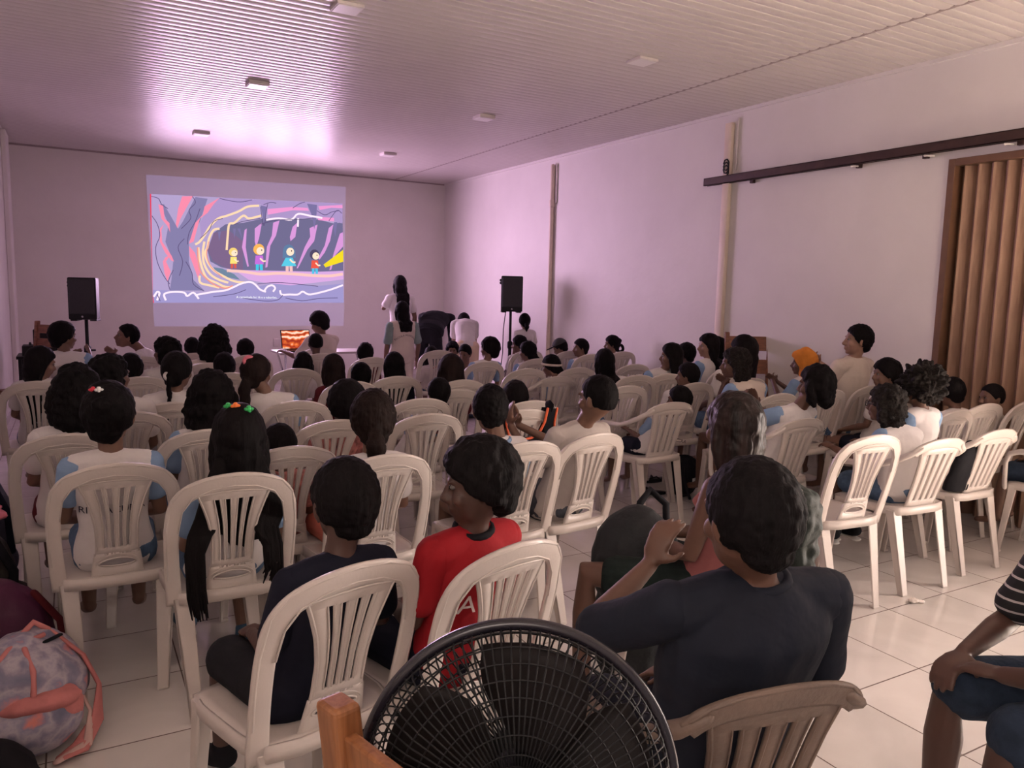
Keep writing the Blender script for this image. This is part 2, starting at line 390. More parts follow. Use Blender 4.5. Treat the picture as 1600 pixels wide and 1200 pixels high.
obj('rail', mb, M_STEEL, tr, False)
for y in (5.2, 4.1, 3.55, 2.9, 2.2):
    obj('bracket', bev(MB().box(-.032, 0, y - .02, y + .02, 2.51, 2.60), .003), M_STEEL, tr, False)
for y in (4.1, 3.5, 2.95):
    obj('peg', MB().tube([(-.115, y, 2.515), (-.08, y, 2.52), (-.002, y, 2.525)], .007, 8), M_TRIM, tr)
t = obj('wall_outlet', bev(MB().box(2.63, 2.73, YB - .012, YB, .57, .69), .003), M_TRIM); tag(t, 'white wall outlet below the projected picture', 'outlet')
# ceiling lamps, all off
lampg = 'square ceiling lamps, switched off'
for x, y, lab in ((1.45, 7.05, 'square unlit ceiling lamp in the glossy reflection, nearer of the left row'), (1.36, 9.68, 'square unlit ceiling lamp nearest the wall above the picture'),
                  (3.60, 9.68, 'square unlit ceiling lamp farthest back in the right row'), (3.62, 7.05, 'square unlit ceiling lamp in the middle of the right row'),
                  (3.72, 4.72, 'square unlit ceiling lamp nearest the camera, white label on its side'), (1.54, 4.86, 'square unlit ceiling lamp cut off by the top edge of the photo')):
    l = thing('ceiling_lamp', lab, 'ceiling lamp', (x, y, H), 0, lampg)
    near = (y < 5)
    obj('housing', bev(MB().box(-.085, .085, -.085, .085, -.032 if not near else -.02, .0), .004), M_TRIM, l, False)
    obj('diffuser', bev(MB().box(-.075, .075, -.075, .075, -.036 if not near else -.023, -.031 if not near else -.019), .002), mat('lamp_diffuser', (.80, .77, .74), .3, .02), l, False)
    if x == 3.72: obj('label_sticker', MB().box(.0855, .087, -.05, .05, -.018, -.004), mat('sticker_white', (.85, .82, .78), .5, .02), l, False)
    if near and x < 2: pass

# ================================================================== PROJECTED PICTURE
# outer faint rectangle of the projector's beam, then the bright picture as flat layers on the wall
TL, TR_, BL, BR = (.995, 2.694), (3.700, 2.763), (.990, 1.207), (3.716, 1.240)
def scr(p):
    """crop pixel of the picture artwork -> wall x,z"""
    x, y = p; u0 = 152 + (175 - 152) * (y - 228) / 764.0; u1 = 1485 + 13 * (y - 302) / 693.0
    u = (x - u0) / (u1 - u0); yt = 228 + 74 * u; yb = 992 + 3 * u; v = (y - yt) / (yb - yt)
    u = min(max(u, 0), 1); v = min(max(v, 0), 1)
    a = Vector(TL).lerp(Vector(TR_), u); b = Vector(BL).lerp(Vector(BR), u); return a.lerp(b, v)
E_S = 1.0
def ecol(rgb): return emit('light_%d_%d_%d' % tuple(rgb), lin(rgb), E_S)
pic = thing('projected_picture', 'bright projected cartoon of children walking through a purple cave', 'projection', (2.35, YB, 1.2))
def layer(name, polys, rgb, k, parent=pic):
    mb = MB(); y = -.003 - .0006 * k
    for pl in polys:
        pts = [scr(p) for p in pl]; n = len(pts)
        vs = [(q.x - 2.35, y, q.y - 1.2) for q in pts]
        mb.add(vs, [tuple(range(n))])
    me = mb.mesh(name); bm = bmesh.new(); bm.from_mesh(me); bmesh.ops.triangulate(bm, faces=bm.faces); bm.to_mesh(me); bm.free()
    o = obj(name, me, ecol(rgb), parent, False, False); return o
def multi(name, polys, rgb, k):
    for pl in polys: layer(name, [pl], rgb, k)
def stroke(pts, w):
    """ribbon polygon(s) around a polyline, artwork px"""
    out = []; P = [Vector(p) for p in pts]
    # catmull-rom smoothing
    Q = []
    for i in range(len(P) - 1):
        p0, p1, p2, p3 = P[max(i - 1, 0)], P[i], P[i + 1], P[min(i + 2, len(P) - 1)]
        for t in (0, .25, .5, .75):
            Q.append(.5 * ((2 * p1) + (p2 - p0) * t + (2 * p0 - 5 * p1 + 4 * p2 - p3) * t * t + (3 * p1 - p0 - 3 * p2 + p3) * t ** 3))
    Q.append(P[-1]); n = len(Q); ws = w if isinstance(w, (list, tuple)) else None
    L = []; R = []
    for i, q in enumerate(Q):
        t = (Q[min(i + 1, n - 1)] - Q[max(i - 1, 0)]); t.normalize(); nn = Vector((-t.y, t.x))
        ww = w if ws is None else ws[0] + (ws[1] - ws[0]) * i / (n - 1)
        L.append(q + nn * ww / 2); R.append(q - nn * ww / 2)
    for i in range(n - 1): out.append([L[i], L[i + 1], R[i + 1], R[i]])
    return out
full = [[(152, 228), (820, 265), (1485, 302), (1490, 650), (1498, 995), (840, 994), (175, 992), (163, 610)]]
layer('picture_ground', full, (176, 158, 200), 0)
layer('cave_depth', [[(560, 500), (640, 440), (760, 430), (900, 400), (1100, 400), (1300, 410), (1420, 440), (1490, 430), (1493, 790), (1300, 780), (1100, 770), (900, 770), (700, 760), (610, 740), (540, 700), (520, 620)]], (112, 106, 142), 1)
layer('cave_mouth_shade', [[(560, 500), (660, 480), (760, 560), (760, 760), (650, 750), (560, 700), (520, 620)]], (124, 100, 136), 2)
layer('rock_column', [[(240, 300), (330, 470), (360, 420), (440, 250), (520, 262), (470, 420), (400, 560), (400, 700), (430, 830), (500, 905), (280, 905), (290, 820), (300, 700), (250, 560), (270, 440), (215, 300)]], (132, 124, 166), 2)
layer('upper_rock', [[(600, 255), (900, 272), (1200, 288), (1485, 302), (1486, 440), (1400, 420), (1250, 400), (1100, 395), (950, 400), (880, 300), (760, 320), (620, 390), (520, 480), (480, 540), (470, 430), (520, 330)]], (170, 146, 196), 2)
multi('stalactite', [[(880, 310), (925, 320), (918, 390), (905, 450), (895, 390)], [(1215, 300), (1290, 310), (1285, 400), (1270, 480), (1255, 390)], [(1420, 430), (1445, 430), (1430, 530), (1415, 470)], [(690, 470), (710, 470), (700, 540)], [(720, 470), (740, 470), (755, 545)], [(590, 490), (610, 490), (597, 560)]], (122, 112, 158), 5)
multi('back_wall_streak', [[(840, 470), (890, 430), (870, 540), (850, 600), (840, 560)], [(970, 430), (1015, 415), (990, 520), (950, 590), (930, 740), (915, 745), (925, 600), (960, 520)],
    [(1110, 460), (1145, 430), (1130, 530), (1095, 560), (1090, 530)], [(1235, 470), (1295, 445), (1270, 560), (1220, 620), (1150, 750), (1140, 750), (1200, 600), (1240, 530)],
    [(1380, 470), (1415, 445), (1390, 560), (1350, 640), (1310, 690), (1300, 680), (1350, 590)], [(1465, 510), (1490, 500), (1490, 600), (1430, 660), (1400, 760), (1385, 765), (1420, 640)],
    [(770, 480), (785, 470), (778, 600), (800, 735), (790, 738), (752, 600)]], (214, 150, 214), 3)
multi('rose_rock_edge', [[(355, 245), (425, 243), (380, 330), (345, 400), (325, 465), (315, 440), (330, 330)], [(205, 300), (235, 310), (245, 400), (275, 430), (280, 495), (262, 450), (225, 400)],
    [(240, 440), (225, 480), (230, 560), (260, 610), (290, 660), (305, 700), (290, 695), (250, 640), (215, 560), (215, 470)], [(250, 670), (280, 655), (255, 700), (285, 770), (265, 840), (245, 780), (235, 700)],
    [(500, 315), (600, 255), (560, 300), (520, 360), (470, 400), (430, 560), (400, 575), (440, 430), (490, 370)], [(400, 590), (440, 640), (475, 770), (460, 820), (440, 760), (405, 660)]], (243, 138, 168), 4)
multi('pink_roof_band', [[(930, 335), (1110, 322), (1220, 330), (1230, 350), (1110, 345), (930, 375)], [(1300, 318), (1485, 312), (1486, 335), (1400, 330), (1310, 345)], [(1290, 392), (1420, 400), (1420, 425), (1300, 415)]], (236, 150, 206), 4)
layer('cave_floor', [[(700, 760), (900, 765), (1100, 770), (1300, 775), (1495, 770), (1495, 830), (1300, 850), (1100, 870), (900, 850), (800, 830)]], (214, 166, 222), 4)
layer('warm_floor_edge', stroke([(650, 765), (760, 772), (880, 790), (1000, 785), (1120, 790), (1240, 800), (1380, 805), (1490, 792)], 20), (250, 196, 190), 5)
layer('lower_rock', [[(175, 992), (172, 900), (300, 905), (500, 925), (640, 900), (800, 840), (860, 880), (950, 860), (1150, 860), (1300, 875), (1490, 860), (1498, 995), (800, 994)]], (158, 148, 200), 3)
layer('teal_pool', [[(560, 740), (620, 750), (700, 790), (740, 830), (640, 810), (580, 780)]], (112, 132, 156), 5)
for st in ([(870, 312), (790, 318), (730, 350), (650, 380), (590, 400), (540, 450), (510, 500), (470, 560), (440, 580)], [(885, 380), (800, 400), (760, 380), (700, 430), (665, 440), (655, 520), (648, 620)],
           [(600, 470), (560, 480), (530, 540), (520, 600), (505, 640), (520, 700), (560, 760), (620, 800), (700, 840), (780, 850)], [(460, 600), (470, 680), (490, 760), (520, 820), (580, 850), (640, 880), (690, 880)],
           [(500, 560), (490, 640), (500, 720), (540, 790), (600, 830), (660, 850)], [(470, 800), (475, 850), (540, 870), (600, 885)]): layer('golden_rock_edge', stroke(st, 15), (250, 214, 176), 6)
layer('orange_rock_edge', stroke([(455, 600), (460, 690), (480, 780), (560, 860), (640, 890), (690, 870)], 9), (236, 150, 138), 7)
layer('orange_rock_edge', stroke([(530, 560), (515, 650), (545, 740), (620, 810)], 6), (236, 150, 138), 7)
for st in ([(180, 950), (200, 915), (215, 925), (200, 975)], [(255, 975), (245, 930), (300, 915), (370, 920), (390, 945), (430, 920), (465, 965)], [(440, 938), (560, 915), (640, 905), (700, 880), (740, 860), (800, 845), (840, 860), (880, 900), (920, 915)],
           [(905, 915), (930, 880), (965, 870), (985, 890), (970, 915)], [(1020, 905), (1032, 935), (1090, 935), (1150, 935), (1185, 915), (1230, 935), (1300, 925), (1400, 900), (1490, 870)],
           [(920, 410), (1010, 400), (1100, 410), (1150, 370), (1240, 385), (1330, 400)], [(1150, 400), (1148, 460)]): layer('white_rock_edge', stroke(st, 13), (255, 232, 246), 7)
for st in ([(160, 245), (205, 260), (225, 300), (265, 330)], [(420, 245), (440, 290), (400, 340), (410, 400), (350, 470)], [(600, 260), (660, 275), (740, 285), (820, 272)], [(900, 305), (950, 290), (990, 295)], [(1110, 330), (1160, 300), (1200, 290)],
           [(165, 380), (200, 440), (215, 520), (190, 600), (200, 700), (240, 800), (280, 860)], [(370, 540), (330, 600), (360, 700), (340, 800)], [(500, 910), (430, 860), (420, 780), (380, 700)], [(280, 900), (270, 840), (300, 760)],
           [(560, 950), (700, 930), (780, 900)], [(1060, 960), (1180, 980), (1300, 965), (1450, 960)], [(760, 960), (900, 980), (1000, 975), (1040, 940)], [(1380, 420), (1440, 350), (1480, 370)], [(1290, 350), (1350, 380), (1400, 360), (1460, 350)],
           [(470, 330), (440, 420), (400, 500), (390, 580)], [(620, 400), (560, 420), (530, 480), (470, 540)], [(200, 930), (220, 980)], [(930, 300), (920, 350), (905, 450), (890, 400), (880, 320)], [(860, 860), (1000, 850), (1150, 862), (1300, 878)],
           [(880, 440), (1000, 412), (1120, 410), (1260, 402)], [(700, 440), (760, 420), (880, 400)]): layer('dark_outline', stroke(st, 4.5), (92, 78, 118), 8)
layer('light_beam', [[(1340, 725), (1495, 622), (1495, 705), (1355, 745)]], (240, 214, 40), 9)
layer('left_fringe', [[(152, 228), (160, 228), (172, 930), (182, 992), (175, 992)]], (230, 60, 90), 9)
def cartoon(name, x, y, s, hair, shirt, legs, face=(255, 226, 200), dress=False, k=10):
    f = thing_layer(name)
    def circ(cx, cy, rx, ry, n=14): return [(cx + rx * math.cos(2 * PI * i / n), cy + ry * math.sin(2 * PI * i / n)) for i in range(n)]
    if dress: layer('cartoon_dress', [[(x - 25 * s, y + 5), (x + 25 * s, y + 5), (x + 55 * s, y + 70 * s), (x - 60 * s, y + 70 * s)]], shirt, k, f)
    else: layer('cartoon_shirt', [[(x - 28 * s, y), (x + 28 * s, y), (x + 34 * s, y + 66 * s), (x - 34 * s, y + 66 * s)]], shirt, k, f)
    layer('cartoon_leg', [[(x - 26 * s, y + 66 * s), (x - 2, y + 66 * s), (x - 4, y + 112 * s), (x - 26 * s, y + 112 * s)], [(x + 2, y + 66 * s), (x + 26 * s, y + 66 * s), (x + 28 * s, y + 112 * s), (x + 6, y + 112 * s)]], legs, k - 1, f)
    layer('cartoon_hair', [circ(x - 4 * s, y - 48 * s, 42 * s, 42 * s)] + ([[(x - 46 * s, y - 50 * s), (x + 46 * s, y - 50 * s), (x + 50 * s, y + 10 * s), (x - 50 * s, y + 10 * s)]] if dress else []), hair, k, f)
    layer('cartoon_face', [circ(x + 8 * s, y - 36 * s, 30 * s, 30 * s)], face, k + 1, f)
    layer('cartoon_arm', [stroke([(x + 5, y + 20 * s), (x + 30 * s, y + 42 * s), (x + 48 * s, y + 40 * s)], 12 * s)[i] for i in range(8)], face, k + 2, f)
    layer('cartoon_eye', [circ(x + 18 * s, y - 42 * s, 4 * s, 6 * s)], (40, 30, 50), k + 3, f)
def thing_layer(name):
    o = bpy.data.objects.new(name, None); C.objects.link(o); o.parent = pic; return o
cartoon('cartoon_child', 695, 668, .72, (240, 206, 120), (244, 222, 120), (214, 92, 80))
cartoon('cartoon_child', 872, 660, .92, (250, 180, 90), (196, 110, 214), (70, 196, 222))
cartoon('cartoon_girl', 1085, 668, .95, (96, 124, 160), (90, 200, 226), (240, 190, 190), dress=True)
cartoon('cartoon_child', 1275, 695, .85, (80, 70, 100), (232, 88, 72), (84, 190, 226))
def text_mesh(s, size, ext=0.0):
    cu = bpy.data.curves.new('txt', 'FONT'); cu.body = s; cu.size = size; cu.extrude = ext; cu.align_x = 'CENTER'; cu.resolution_u = 3
    o = bpy.data.objects.new('txt', cu); C.objects.link(o); dg = bpy.context.evaluated_depsgraph_get(); dg.update()
    me = bpy.data.meshes.new_from_object(o.evaluated_get(dg)); bpy.data.objects.remove(o); return me
me = text_mesh('A caminhada foi 16 e a tubarões...', .047)
for v in me.vertices: v.co = Vector((v.co.x * .94, 0, v.co.y))
st_ = obj('subtitle', me, ecol((255, 255, 255)), pic, False, False); q = scr((862, 962)); st_.location = (q.x - 2.35, -.013, q.y - 1.2)
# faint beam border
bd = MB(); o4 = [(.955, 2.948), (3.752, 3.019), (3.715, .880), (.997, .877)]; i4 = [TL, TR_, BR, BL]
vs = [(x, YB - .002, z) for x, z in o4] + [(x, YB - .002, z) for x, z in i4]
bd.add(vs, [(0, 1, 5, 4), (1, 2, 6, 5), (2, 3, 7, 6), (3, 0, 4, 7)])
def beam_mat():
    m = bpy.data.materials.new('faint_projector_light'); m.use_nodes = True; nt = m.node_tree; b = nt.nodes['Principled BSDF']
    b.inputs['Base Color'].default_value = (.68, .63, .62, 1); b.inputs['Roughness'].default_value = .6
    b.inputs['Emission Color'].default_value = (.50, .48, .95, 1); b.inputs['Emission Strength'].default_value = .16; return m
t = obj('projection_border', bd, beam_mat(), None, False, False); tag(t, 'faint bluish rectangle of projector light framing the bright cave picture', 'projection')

# ================================================================== PLASTIC CHAIRS
def back_pt(u, v, armed=False, off=0.0):
    """point on the curved backrest: u across, v height; off = outward (rearward) offset"""
    t = (v - .42) / .45
    lean = .115 if not armed else .13
    y = -.165 - lean * t - .025 * (1 - min(1, (u / .21) ** 2)) * (0.4 + .6 * t)
    return Vector((u, y - off, v))
def strip(mb, line, w, armed, th=.011, off=0.0, sub=4):
    """a solid band along a (u,v) polyline lying in the curved back"""
    P = [Vector(p) for p in line]; Q = []
    for i in range(len(P) - 1):
        p0, p1, p2, p3 = P[max(i - 1, 0)], P[i], P[i + 1], P[min(i + 2, len(P) - 1)]
        for k in range(sub):
            t = k / sub
            Q.append(.5 * ((2 * p1) + (p2 - p0) * t + (2 * p0 - 5 * p1 + 4 * p2 - p3) * t * t + (3 * p1 - p0 - 3 * p2 + p3) * t ** 3))
    Q.append(P[-1]); n = len(Q); vs = []
    W = (lambda s: w) if isinstance(w, (int, float)) else (lambda s: w[min(int(s * (len(w) - 1)), len(w) - 2)] * (1 - (s * (len(w) - 1)) % 1 if s < 1 else 0) + w[min(int(s * (len(w) - 1)), len(w) - 2) + 1] * ((s * (len(w) - 1)) % 1 if s < 1 else 1))
    for i, q in enumerate(Q):
        t = (Q[min(i + 1, n - 1)] - Q[max(i - 1, 0)]).normalized(); nn = Vector((-t.y, t.x)); hw = W(i / (n - 1)) / 2
        for k, (a, o) in enumerate(((-1, -th * .35), (-.72, -th * .5), (.72, -th * .5), (1, -th * .35), (1, th * .35), (.72, th * .5), (-.72, th * .5), (-1, th * .35))):
            r = q + nn * hw * a; vs.append(back_pt(r.x, r.y, armed, off + o))
    fs = []
    for i in range(n - 1):
        for k in range(8):
            l = (k + 1) % 8; fs.append((i * 8 + k, (i + 1) * 8 + k, (i + 1) * 8 + l, i * 8 + l))
    fs.append(tuple(range(8))); fs.append(tuple(reversed([(n - 1) * 8 + k for k in range(8)])))
    mb.add(vs, fs)
def splat(mb, rows, slots, v0, v1, armed, th=.009):
    """panel with real slots; rows: (v, half width); slots: (s0, s1) in -1..1"""
    cuts = sorted(set([-1, 1] + [a for s in slots for a in s])); vv = []
    n = 16; va, vb = rows[0][0], rows[-1][0]
    def hw(v):
        for (a, wa), (b, wb) in zip(rows, rows[1:]):
            if a <= v <= b: t = (v - a) / (b - a); t = t * t * (3 - 2 * t) if False else t; return wa + (wb - wa) * t
        return rows[-1][1]
    vs_ = sorted(set([va, v0, v1, vb] + [va + (vb - va) * i / n for i in range(n + 1)]))
    V = {}; verts = []; fs = []
    def vid(i, j, side):
        k = (i, j, side)
        if k not in V:
            v = vs_[i]; p = back_pt(cuts[j] * hw(v), v, armed, (-th / 2 if side == 0 else th / 2)); V[k] = len(verts); verts.append(p)
        return V[k]
    def solid(i, j):
        if i < 0 or j < 0 or i >= len(vs_) - 1 or j >= len(cuts) - 1: return False
        c = (cuts[j] + cuts[j + 1]) / 2; m = (vs_[i] + vs_[i + 1]) / 2
        return not (v0 < m < v1 and any(a < c < b for a, b in slots))
    for i in range(len(vs_) - 1):
        for j in range(len(cuts) - 1):
            if not solid(i, j): continue
            fs.append((vid(i, j, 0), vid(i, j + 1, 0), vid(i + 1, j + 1, 0), vid(i + 1, j, 0)))
            fs.append((vid(i, j, 1), vid(i + 1, j, 1), vid(i + 1, j + 1, 1), vid(i, j + 1, 1)))
            for (di, dj, a, b) in ((-1, 0, (i, j), (i, j + 1)), (1, 0, (i + 1, j), (i + 1, j + 1)), (0, -1, (i, j), (i + 1, j)), (0, 1, (i, j + 1), (i + 1, j + 1))):
                if not solid(i + di, j + dj): fs.append((vid(*a, 0), vid(*b, 0), vid(*b, 1), vid(*a, 1)))
    mb.add(verts, fs)
    # raised rims beside each slot
    for a, b in slots:
        for s_, sg in ((a, -1), (b, 1)):
            pts = []
            for i in range(7):
                v = v0 + (v1 - v0) * i / 6; pts.append(back_pt(s_ * hw(v) + sg * .0025, v, armed, th / 2))
            mb.tube(pts, .0022, 5)
    for s_ in (-1, 1):
        pts = []
        for i in range(9):
            v = va + .02 + (vb - va - .03) * i / 8; pts.append(back_pt(s_ * (hw(v) - .005), v, armed, th / 2))
        mb.tube(pts, .003, 5)
def leg_mb(top, bot, wt, wb, inward):
    """tapered angle-section leg: two thin flanges meeting at the outer corner"""
    mb = MB(); sx = 1 if top[0] > 0 else -1; sy = 1 if top[1] > 0 else -1; th = .009
    t = Vector(top); b = Vector(bot)
    def pl(p, w, ax):
        if ax == 0: return [p, p - Vector((sx * w, 0, 0)), p - Vector((sx * w, sy * th, 0)), p - Vector((0, sy * th, 0))]
        return [p, p - Vector((0, sy * w, 0)), p - Vector((sx * th, sy * w, 0)), p - Vector((sx * th, 0, 0))]
    for ax, k in ((0, 1.0), (1, .8)):
        mb.hexa(pl(b, wb * k, ax), pl(t, wt * k, ax))
    q = [b, b - Vector((sx * wb, 0, 0)), b - Vector((sx * wb, sy * wb * .8, 0)), b - Vector((0, sy * wb * .8, 0))]
    mb.hexa(q, [p + Vector((0, 0, .012)) for p in q])
    return bev(mb, .003, 1)
def seat_mb():
    mb = MB(); nx, ny = 12, 12; vs = []
    def pt(i, j, lower):
        a = -1 + 2 * i / nx; b = -1 + 2 * j / ny
        hw = .185 + .025 * (b + 1) / 2
        x = a * hw; y = b * .205
        # rounded corners
        k = max(abs(a), abs(b)); d = math.hypot(a, b)
        if d > 1.12: f = 1.12 / d; f = f + (1 - f) * .55; x *= f; y *= f
        z = .440 - .012 * (1 - a * a) * (1 - b * b) + .006 * max(0, -b) - .012 * max(0, (b - .7) / .3) ** 2
        return Vector((x, y, z - (.010 if lower else 0)))
    for lower in (0, 1):
        for j in range(ny + 1):
            for i in range(nx + 1): vs.append(pt(i, j, lower))
    n1 = (nx + 1) * (ny + 1); fs = []
    for j in range(ny):
        for i in range(nx):
            a = j * (nx + 1) + i; fs.append((a, a + 1, a + nx + 2, a + nx + 1)); fs.append((n1 + a, n1 + a + nx + 1, n1 + a + nx + 2, n1 + a + 1))
    ring = [i for i in range(nx + 1)] + [j * (nx + 1) + nx for j in range(1, ny + 1)] + [ny * (nx + 1) + i for i in range(nx - 1, -1, -1)] + [j * (nx + 1) for j in range(ny - 1, 0, -1)]
    for k in range(len(ring)):
        a, b = ring[k], ring[(k + 1) % len(ring)]; fs.append((a, n1 + a, n1 + b, b))
    # skirt below the rim
    base = len(vs); m = len(ring)
    for z in (.442, .400):
        for k in ring:
            p = vs[k]; vs.append(Vector((p.x * 1.015, p.y * 1.015, (p.z if z > .43 else p.z - .042))))
    for z in (.400, .442):
        for k in ring:
            p = vs[k]; vs.append(Vector((p.x * .975, p.y * .975, (p.z if z > .43 else p.z - .042))))
    for r in range(4):
        for k in range(m):
            a = base + r * m + k; b = base + r * m + (k + 1) % m; c_ = base + ((r + 1) % 4) * m + k; d = base + ((r + 1) % 4) * m + (k + 1) % m
            fs.append((a, b, d, c_))
    mb.add(vs, fs); return mb
def chair_meshes(armed):
    bk = MB()
    if not armed:
        rows = [(.415, .088), (.48, .080), (.55, .070), (.63, .071), (.70, .083), (.76, .102), (.82, .126)]
        mbs = MB()
        # outer arch in one sweep
        line = [(-.183, .40), (-.190, .50), (-.194, .60), (-.193, .69), (-.180, .765), (-.145, .812), (-.08, .838), (0, .847), (.08, .838), (.145, .812), (.180, .765), (.193, .69), (.194, .60), (.190, .50), (.183, .40)]
        strip(bk, line, [.052, .048, .046, .046, .050, .056, .060, .062, .060, .056, .050, .046, .046, .048, .052], False, .016)
        # ridge lines on the arch
        bk.tube([back_pt(u * .90, v - .014, False, .009) for u, v in line[3:12]], .0025, 5)
        bk.tube([back_pt(u * 1.085, v + (.022 if 3 < i < 11 else 0), False, .006) for i, (u, v) in enumerate(line[1:14], 1)], .004, 5)
        # splat with lens opening at its foot
        r2 = [r for r in rows if r[0] >= .55]; r2 = [(.525, .073)] + r2
        splat(bk, r2, [(-.56, -.43), (-.25, -.12), (.12, .25), (.43, .56)], .555, .785, False)
        # foot panel pierced by the lens-shaped opening
        NN = 40; ring = []
        for i in range(NN):
            a = 2 * PI * i / NN; ca, sa = math.cos(a), math.sin(a); m_ = max(abs(ca), abs(sa))
            ou, ov = ca / m_, sa / m_; hv = .075 + .018 * (1 - (ov + 1) / 2)
            iu = ca * .060; iv = (sa * .021 if sa > 0 else sa * .010) * (1 - .2 * ca * ca)
            ring.append(((ou * hv, .470 + ov * .062), (iu, .488 + iv)))
        vs = []; fs = []
        for side in (-.0045, .0045):
            for t_ in (0, .5, 1):
                for o_, i_ in ring: vs.append(back_pt(o_[0] + (i_[0] - o_[0]) * t_, o_[1] + (i_[1] - o_[1]) * t_, False, side))
        for s0 in (0, 3):
            for r_ in range(2):
                for k_ in range(NN):
                    l_ = (k_ + 1) % NN; a_ = (s0 + r_) * NN; fs.append((a_ + k_, a_ + l_, a_ + NN + l_, a_ + NN + k_))
        for r_ in (0, 2):
            for k_ in range(NN):
                l_ = (k_ + 1) % NN; fs.append((r_ * NN + k_, r_ * NN + l_, (r_ + 3) * NN + l_, (r_ + 3) * NN + k_))
        bk.add(vs, fs)
        bk.tube([back_pt(*(i_), False, .004) for o_, i_ in ring], .0035, 6, None, None, True)
        bk.tube([back_pt(i_[0] * 1.22, .488 + (i_[1] - .488) * 1.75, False, .004) for o_, i_ in ring[1:20]], .0025, 5)
        bk.tube([back_pt(u, v, False, .006) for u, v in ((-.105, .805), (-.05, .812), (0, .814), (.05, .812), (.105, .805))], .003, 5)
    else:
        rows = [(.415, .110), (.50, .112), (.60, .118), (.68, .128), (.74, .142), (.77, .150)]
        splat(bk, rows, [(-.66, -.54), (-.26, -.14), (.14, .26), (.54, .66)], .475, .73, True)
        line = [(-.180, .735), (-.150, .762), (-.09, .782), (0, .790), (.09, .782), (.150, .762), (.180, .735)]
        strip(bk, line, [.040, .048, .052, .054, .052, .048, .040], True, .016)
        bk.tube([back_pt(u, v + .024, True, .006) for u, v in line], .004, 5)
        for sg in (-1, 1):
            top = back_pt(sg * .180, .735, True)
            pts = [back_pt(sg * .150, .764, True), top + Vector((sg * .006, .008, .002)), Vector((sg * .212, top.y + .05, .708)), Vector((sg * .232, -.14, .672)), Vector((sg * .242, -.06, .645)), Vector((sg * .247, .04, .640)), Vector((sg * .246, .12, .636)), Vector((sg * .240, .175, .615)), Vector((sg * .232, .195, .56)), Vector((sg * .222, .195, .44)), Vector((sg * .215, .195, .41))]
            bk.tube(pts, [.020, .024, .024, .022, .021, .022, .023, .022, .020, .021, .022], 10, (1.15, .55) if False else (1.0, .62))
    me_b = bk.mesh('backrest'); fix_normals(me_b)
    seat = seat_mb().mesh('seat'); fix_normals(seat)
    w = .152 if not armed else .175
    legs = [leg_mb((sx * .188, -.178, .425), (sx * w, -.262, 0), .062, .040, 0) for sx in (-1, 1)] + \
           [leg_mb((sx * .200, .180, .425), (sx * .205, .222, 0), .058, .036, 0) for sx in (-1, 1)]
    return me_b, seat, legs
CM = {a: chair_meshes(a) for a in (False, True)}
CG = 'white plastic chairs'
PROTO = {}
SEATS = []        # x, y, heading, taken
def place_chair(x, y, deg, label, armed=False, m=None, group=CG, zs=1.0):
    """one chair: an Empty with backrest, seat and four legs sharing mesh data"""
    key = (armed, m.name if m else '')
    if key not in PROTO:
        r = thing('plastic_chair' if not armed else 'plastic_armchair', label, 'chair', (0, 0, 0), 0, group)
        me_b, se, lg = CM[armed]
        if m: me_b, se, lg = me_b.copy(), se.copy(), [l.copy() for l in lg]
        obj('backrest', me_b, m or M_PLAST, r, True, False)
        obj('seat', se, m or M_PLAST, r, True, False)
        for l in lg: obj('leg', l, m or M_PLAST, r, False, True)
        PROTO[key] = r; o = r
    else:
        src = PROTO[key]; o = src.copy(); C.objects.link(o)
        for chd in list(src.children):
            c = chd.copy(); C.objects.link(c); c.parent = o
        o['label'] = label; o['category'] = 'chair'; o['group'] = group
    o.location = (x, y, 0); o.rotation_euler = (0, 0, math.radians(deg)); o.scale = (1, 1, zs)
    SEATS.append([x, y, deg, False]); return o

# ================================================================== PEOPLE
def hand(mb, wrist, d, nrm, s, side, curl=.35, spread=1.0):
    """palm, four unequal bent fingers and a thumb from the side of the palm. d: finger direction, nrm: back-of-hand direction"""
    d = Vector(d).normalized(); nrm = (Vector(nrm) - d * Vector(nrm).dot(d)).normalized(); lat = d.cross(nrm).normalized() * side
    w = Vector(wrist); M = Matrix((lat, nrm, d)).transposed()
    mb.ell(w + d * .045 * s, (.038 * s, .016 * s, .050 * s), M, 10, 7)
    for k, (o, L) in enumerate(((-.029, .062), (-.010, .072), (.009, .068), (.027, .052))):
        b = w + d * .082 * s + lat * o * s; a = curl + .08 * k
        dd = (d * math.cos(a) - nrm * math.sin(a) + lat * o * 3.0 * spread).normalized(); p1 = b + dd * L * .5 * s
        a2 = a + curl; d2 = (d * math.cos(a2) - nrm * math.sin(a2) + lat * o * 2.5 * spread).normalized(); p2 = p1 + d2 * L * .5 * s
        mb.tube([b - d * .02 * s, b, p1, p2], [.0105 * s, .0098 * s, .0088 * s, .0075 * s], 8)
    t0 = w + d * .022 * s - lat * .028 * s; t1 = t0 + (d * .6 - lat * .9 - nrm * .25).normalized() * .034 * s; t2 = t1 + (d * .9 - lat * .4 - nrm * .4).normalized() * .028 * s
    mb.tube([t0 + lat * .01 * s, t0, t1, t2], [.012 * s, .0115 * s, .010 * s, .008 * s], 8)
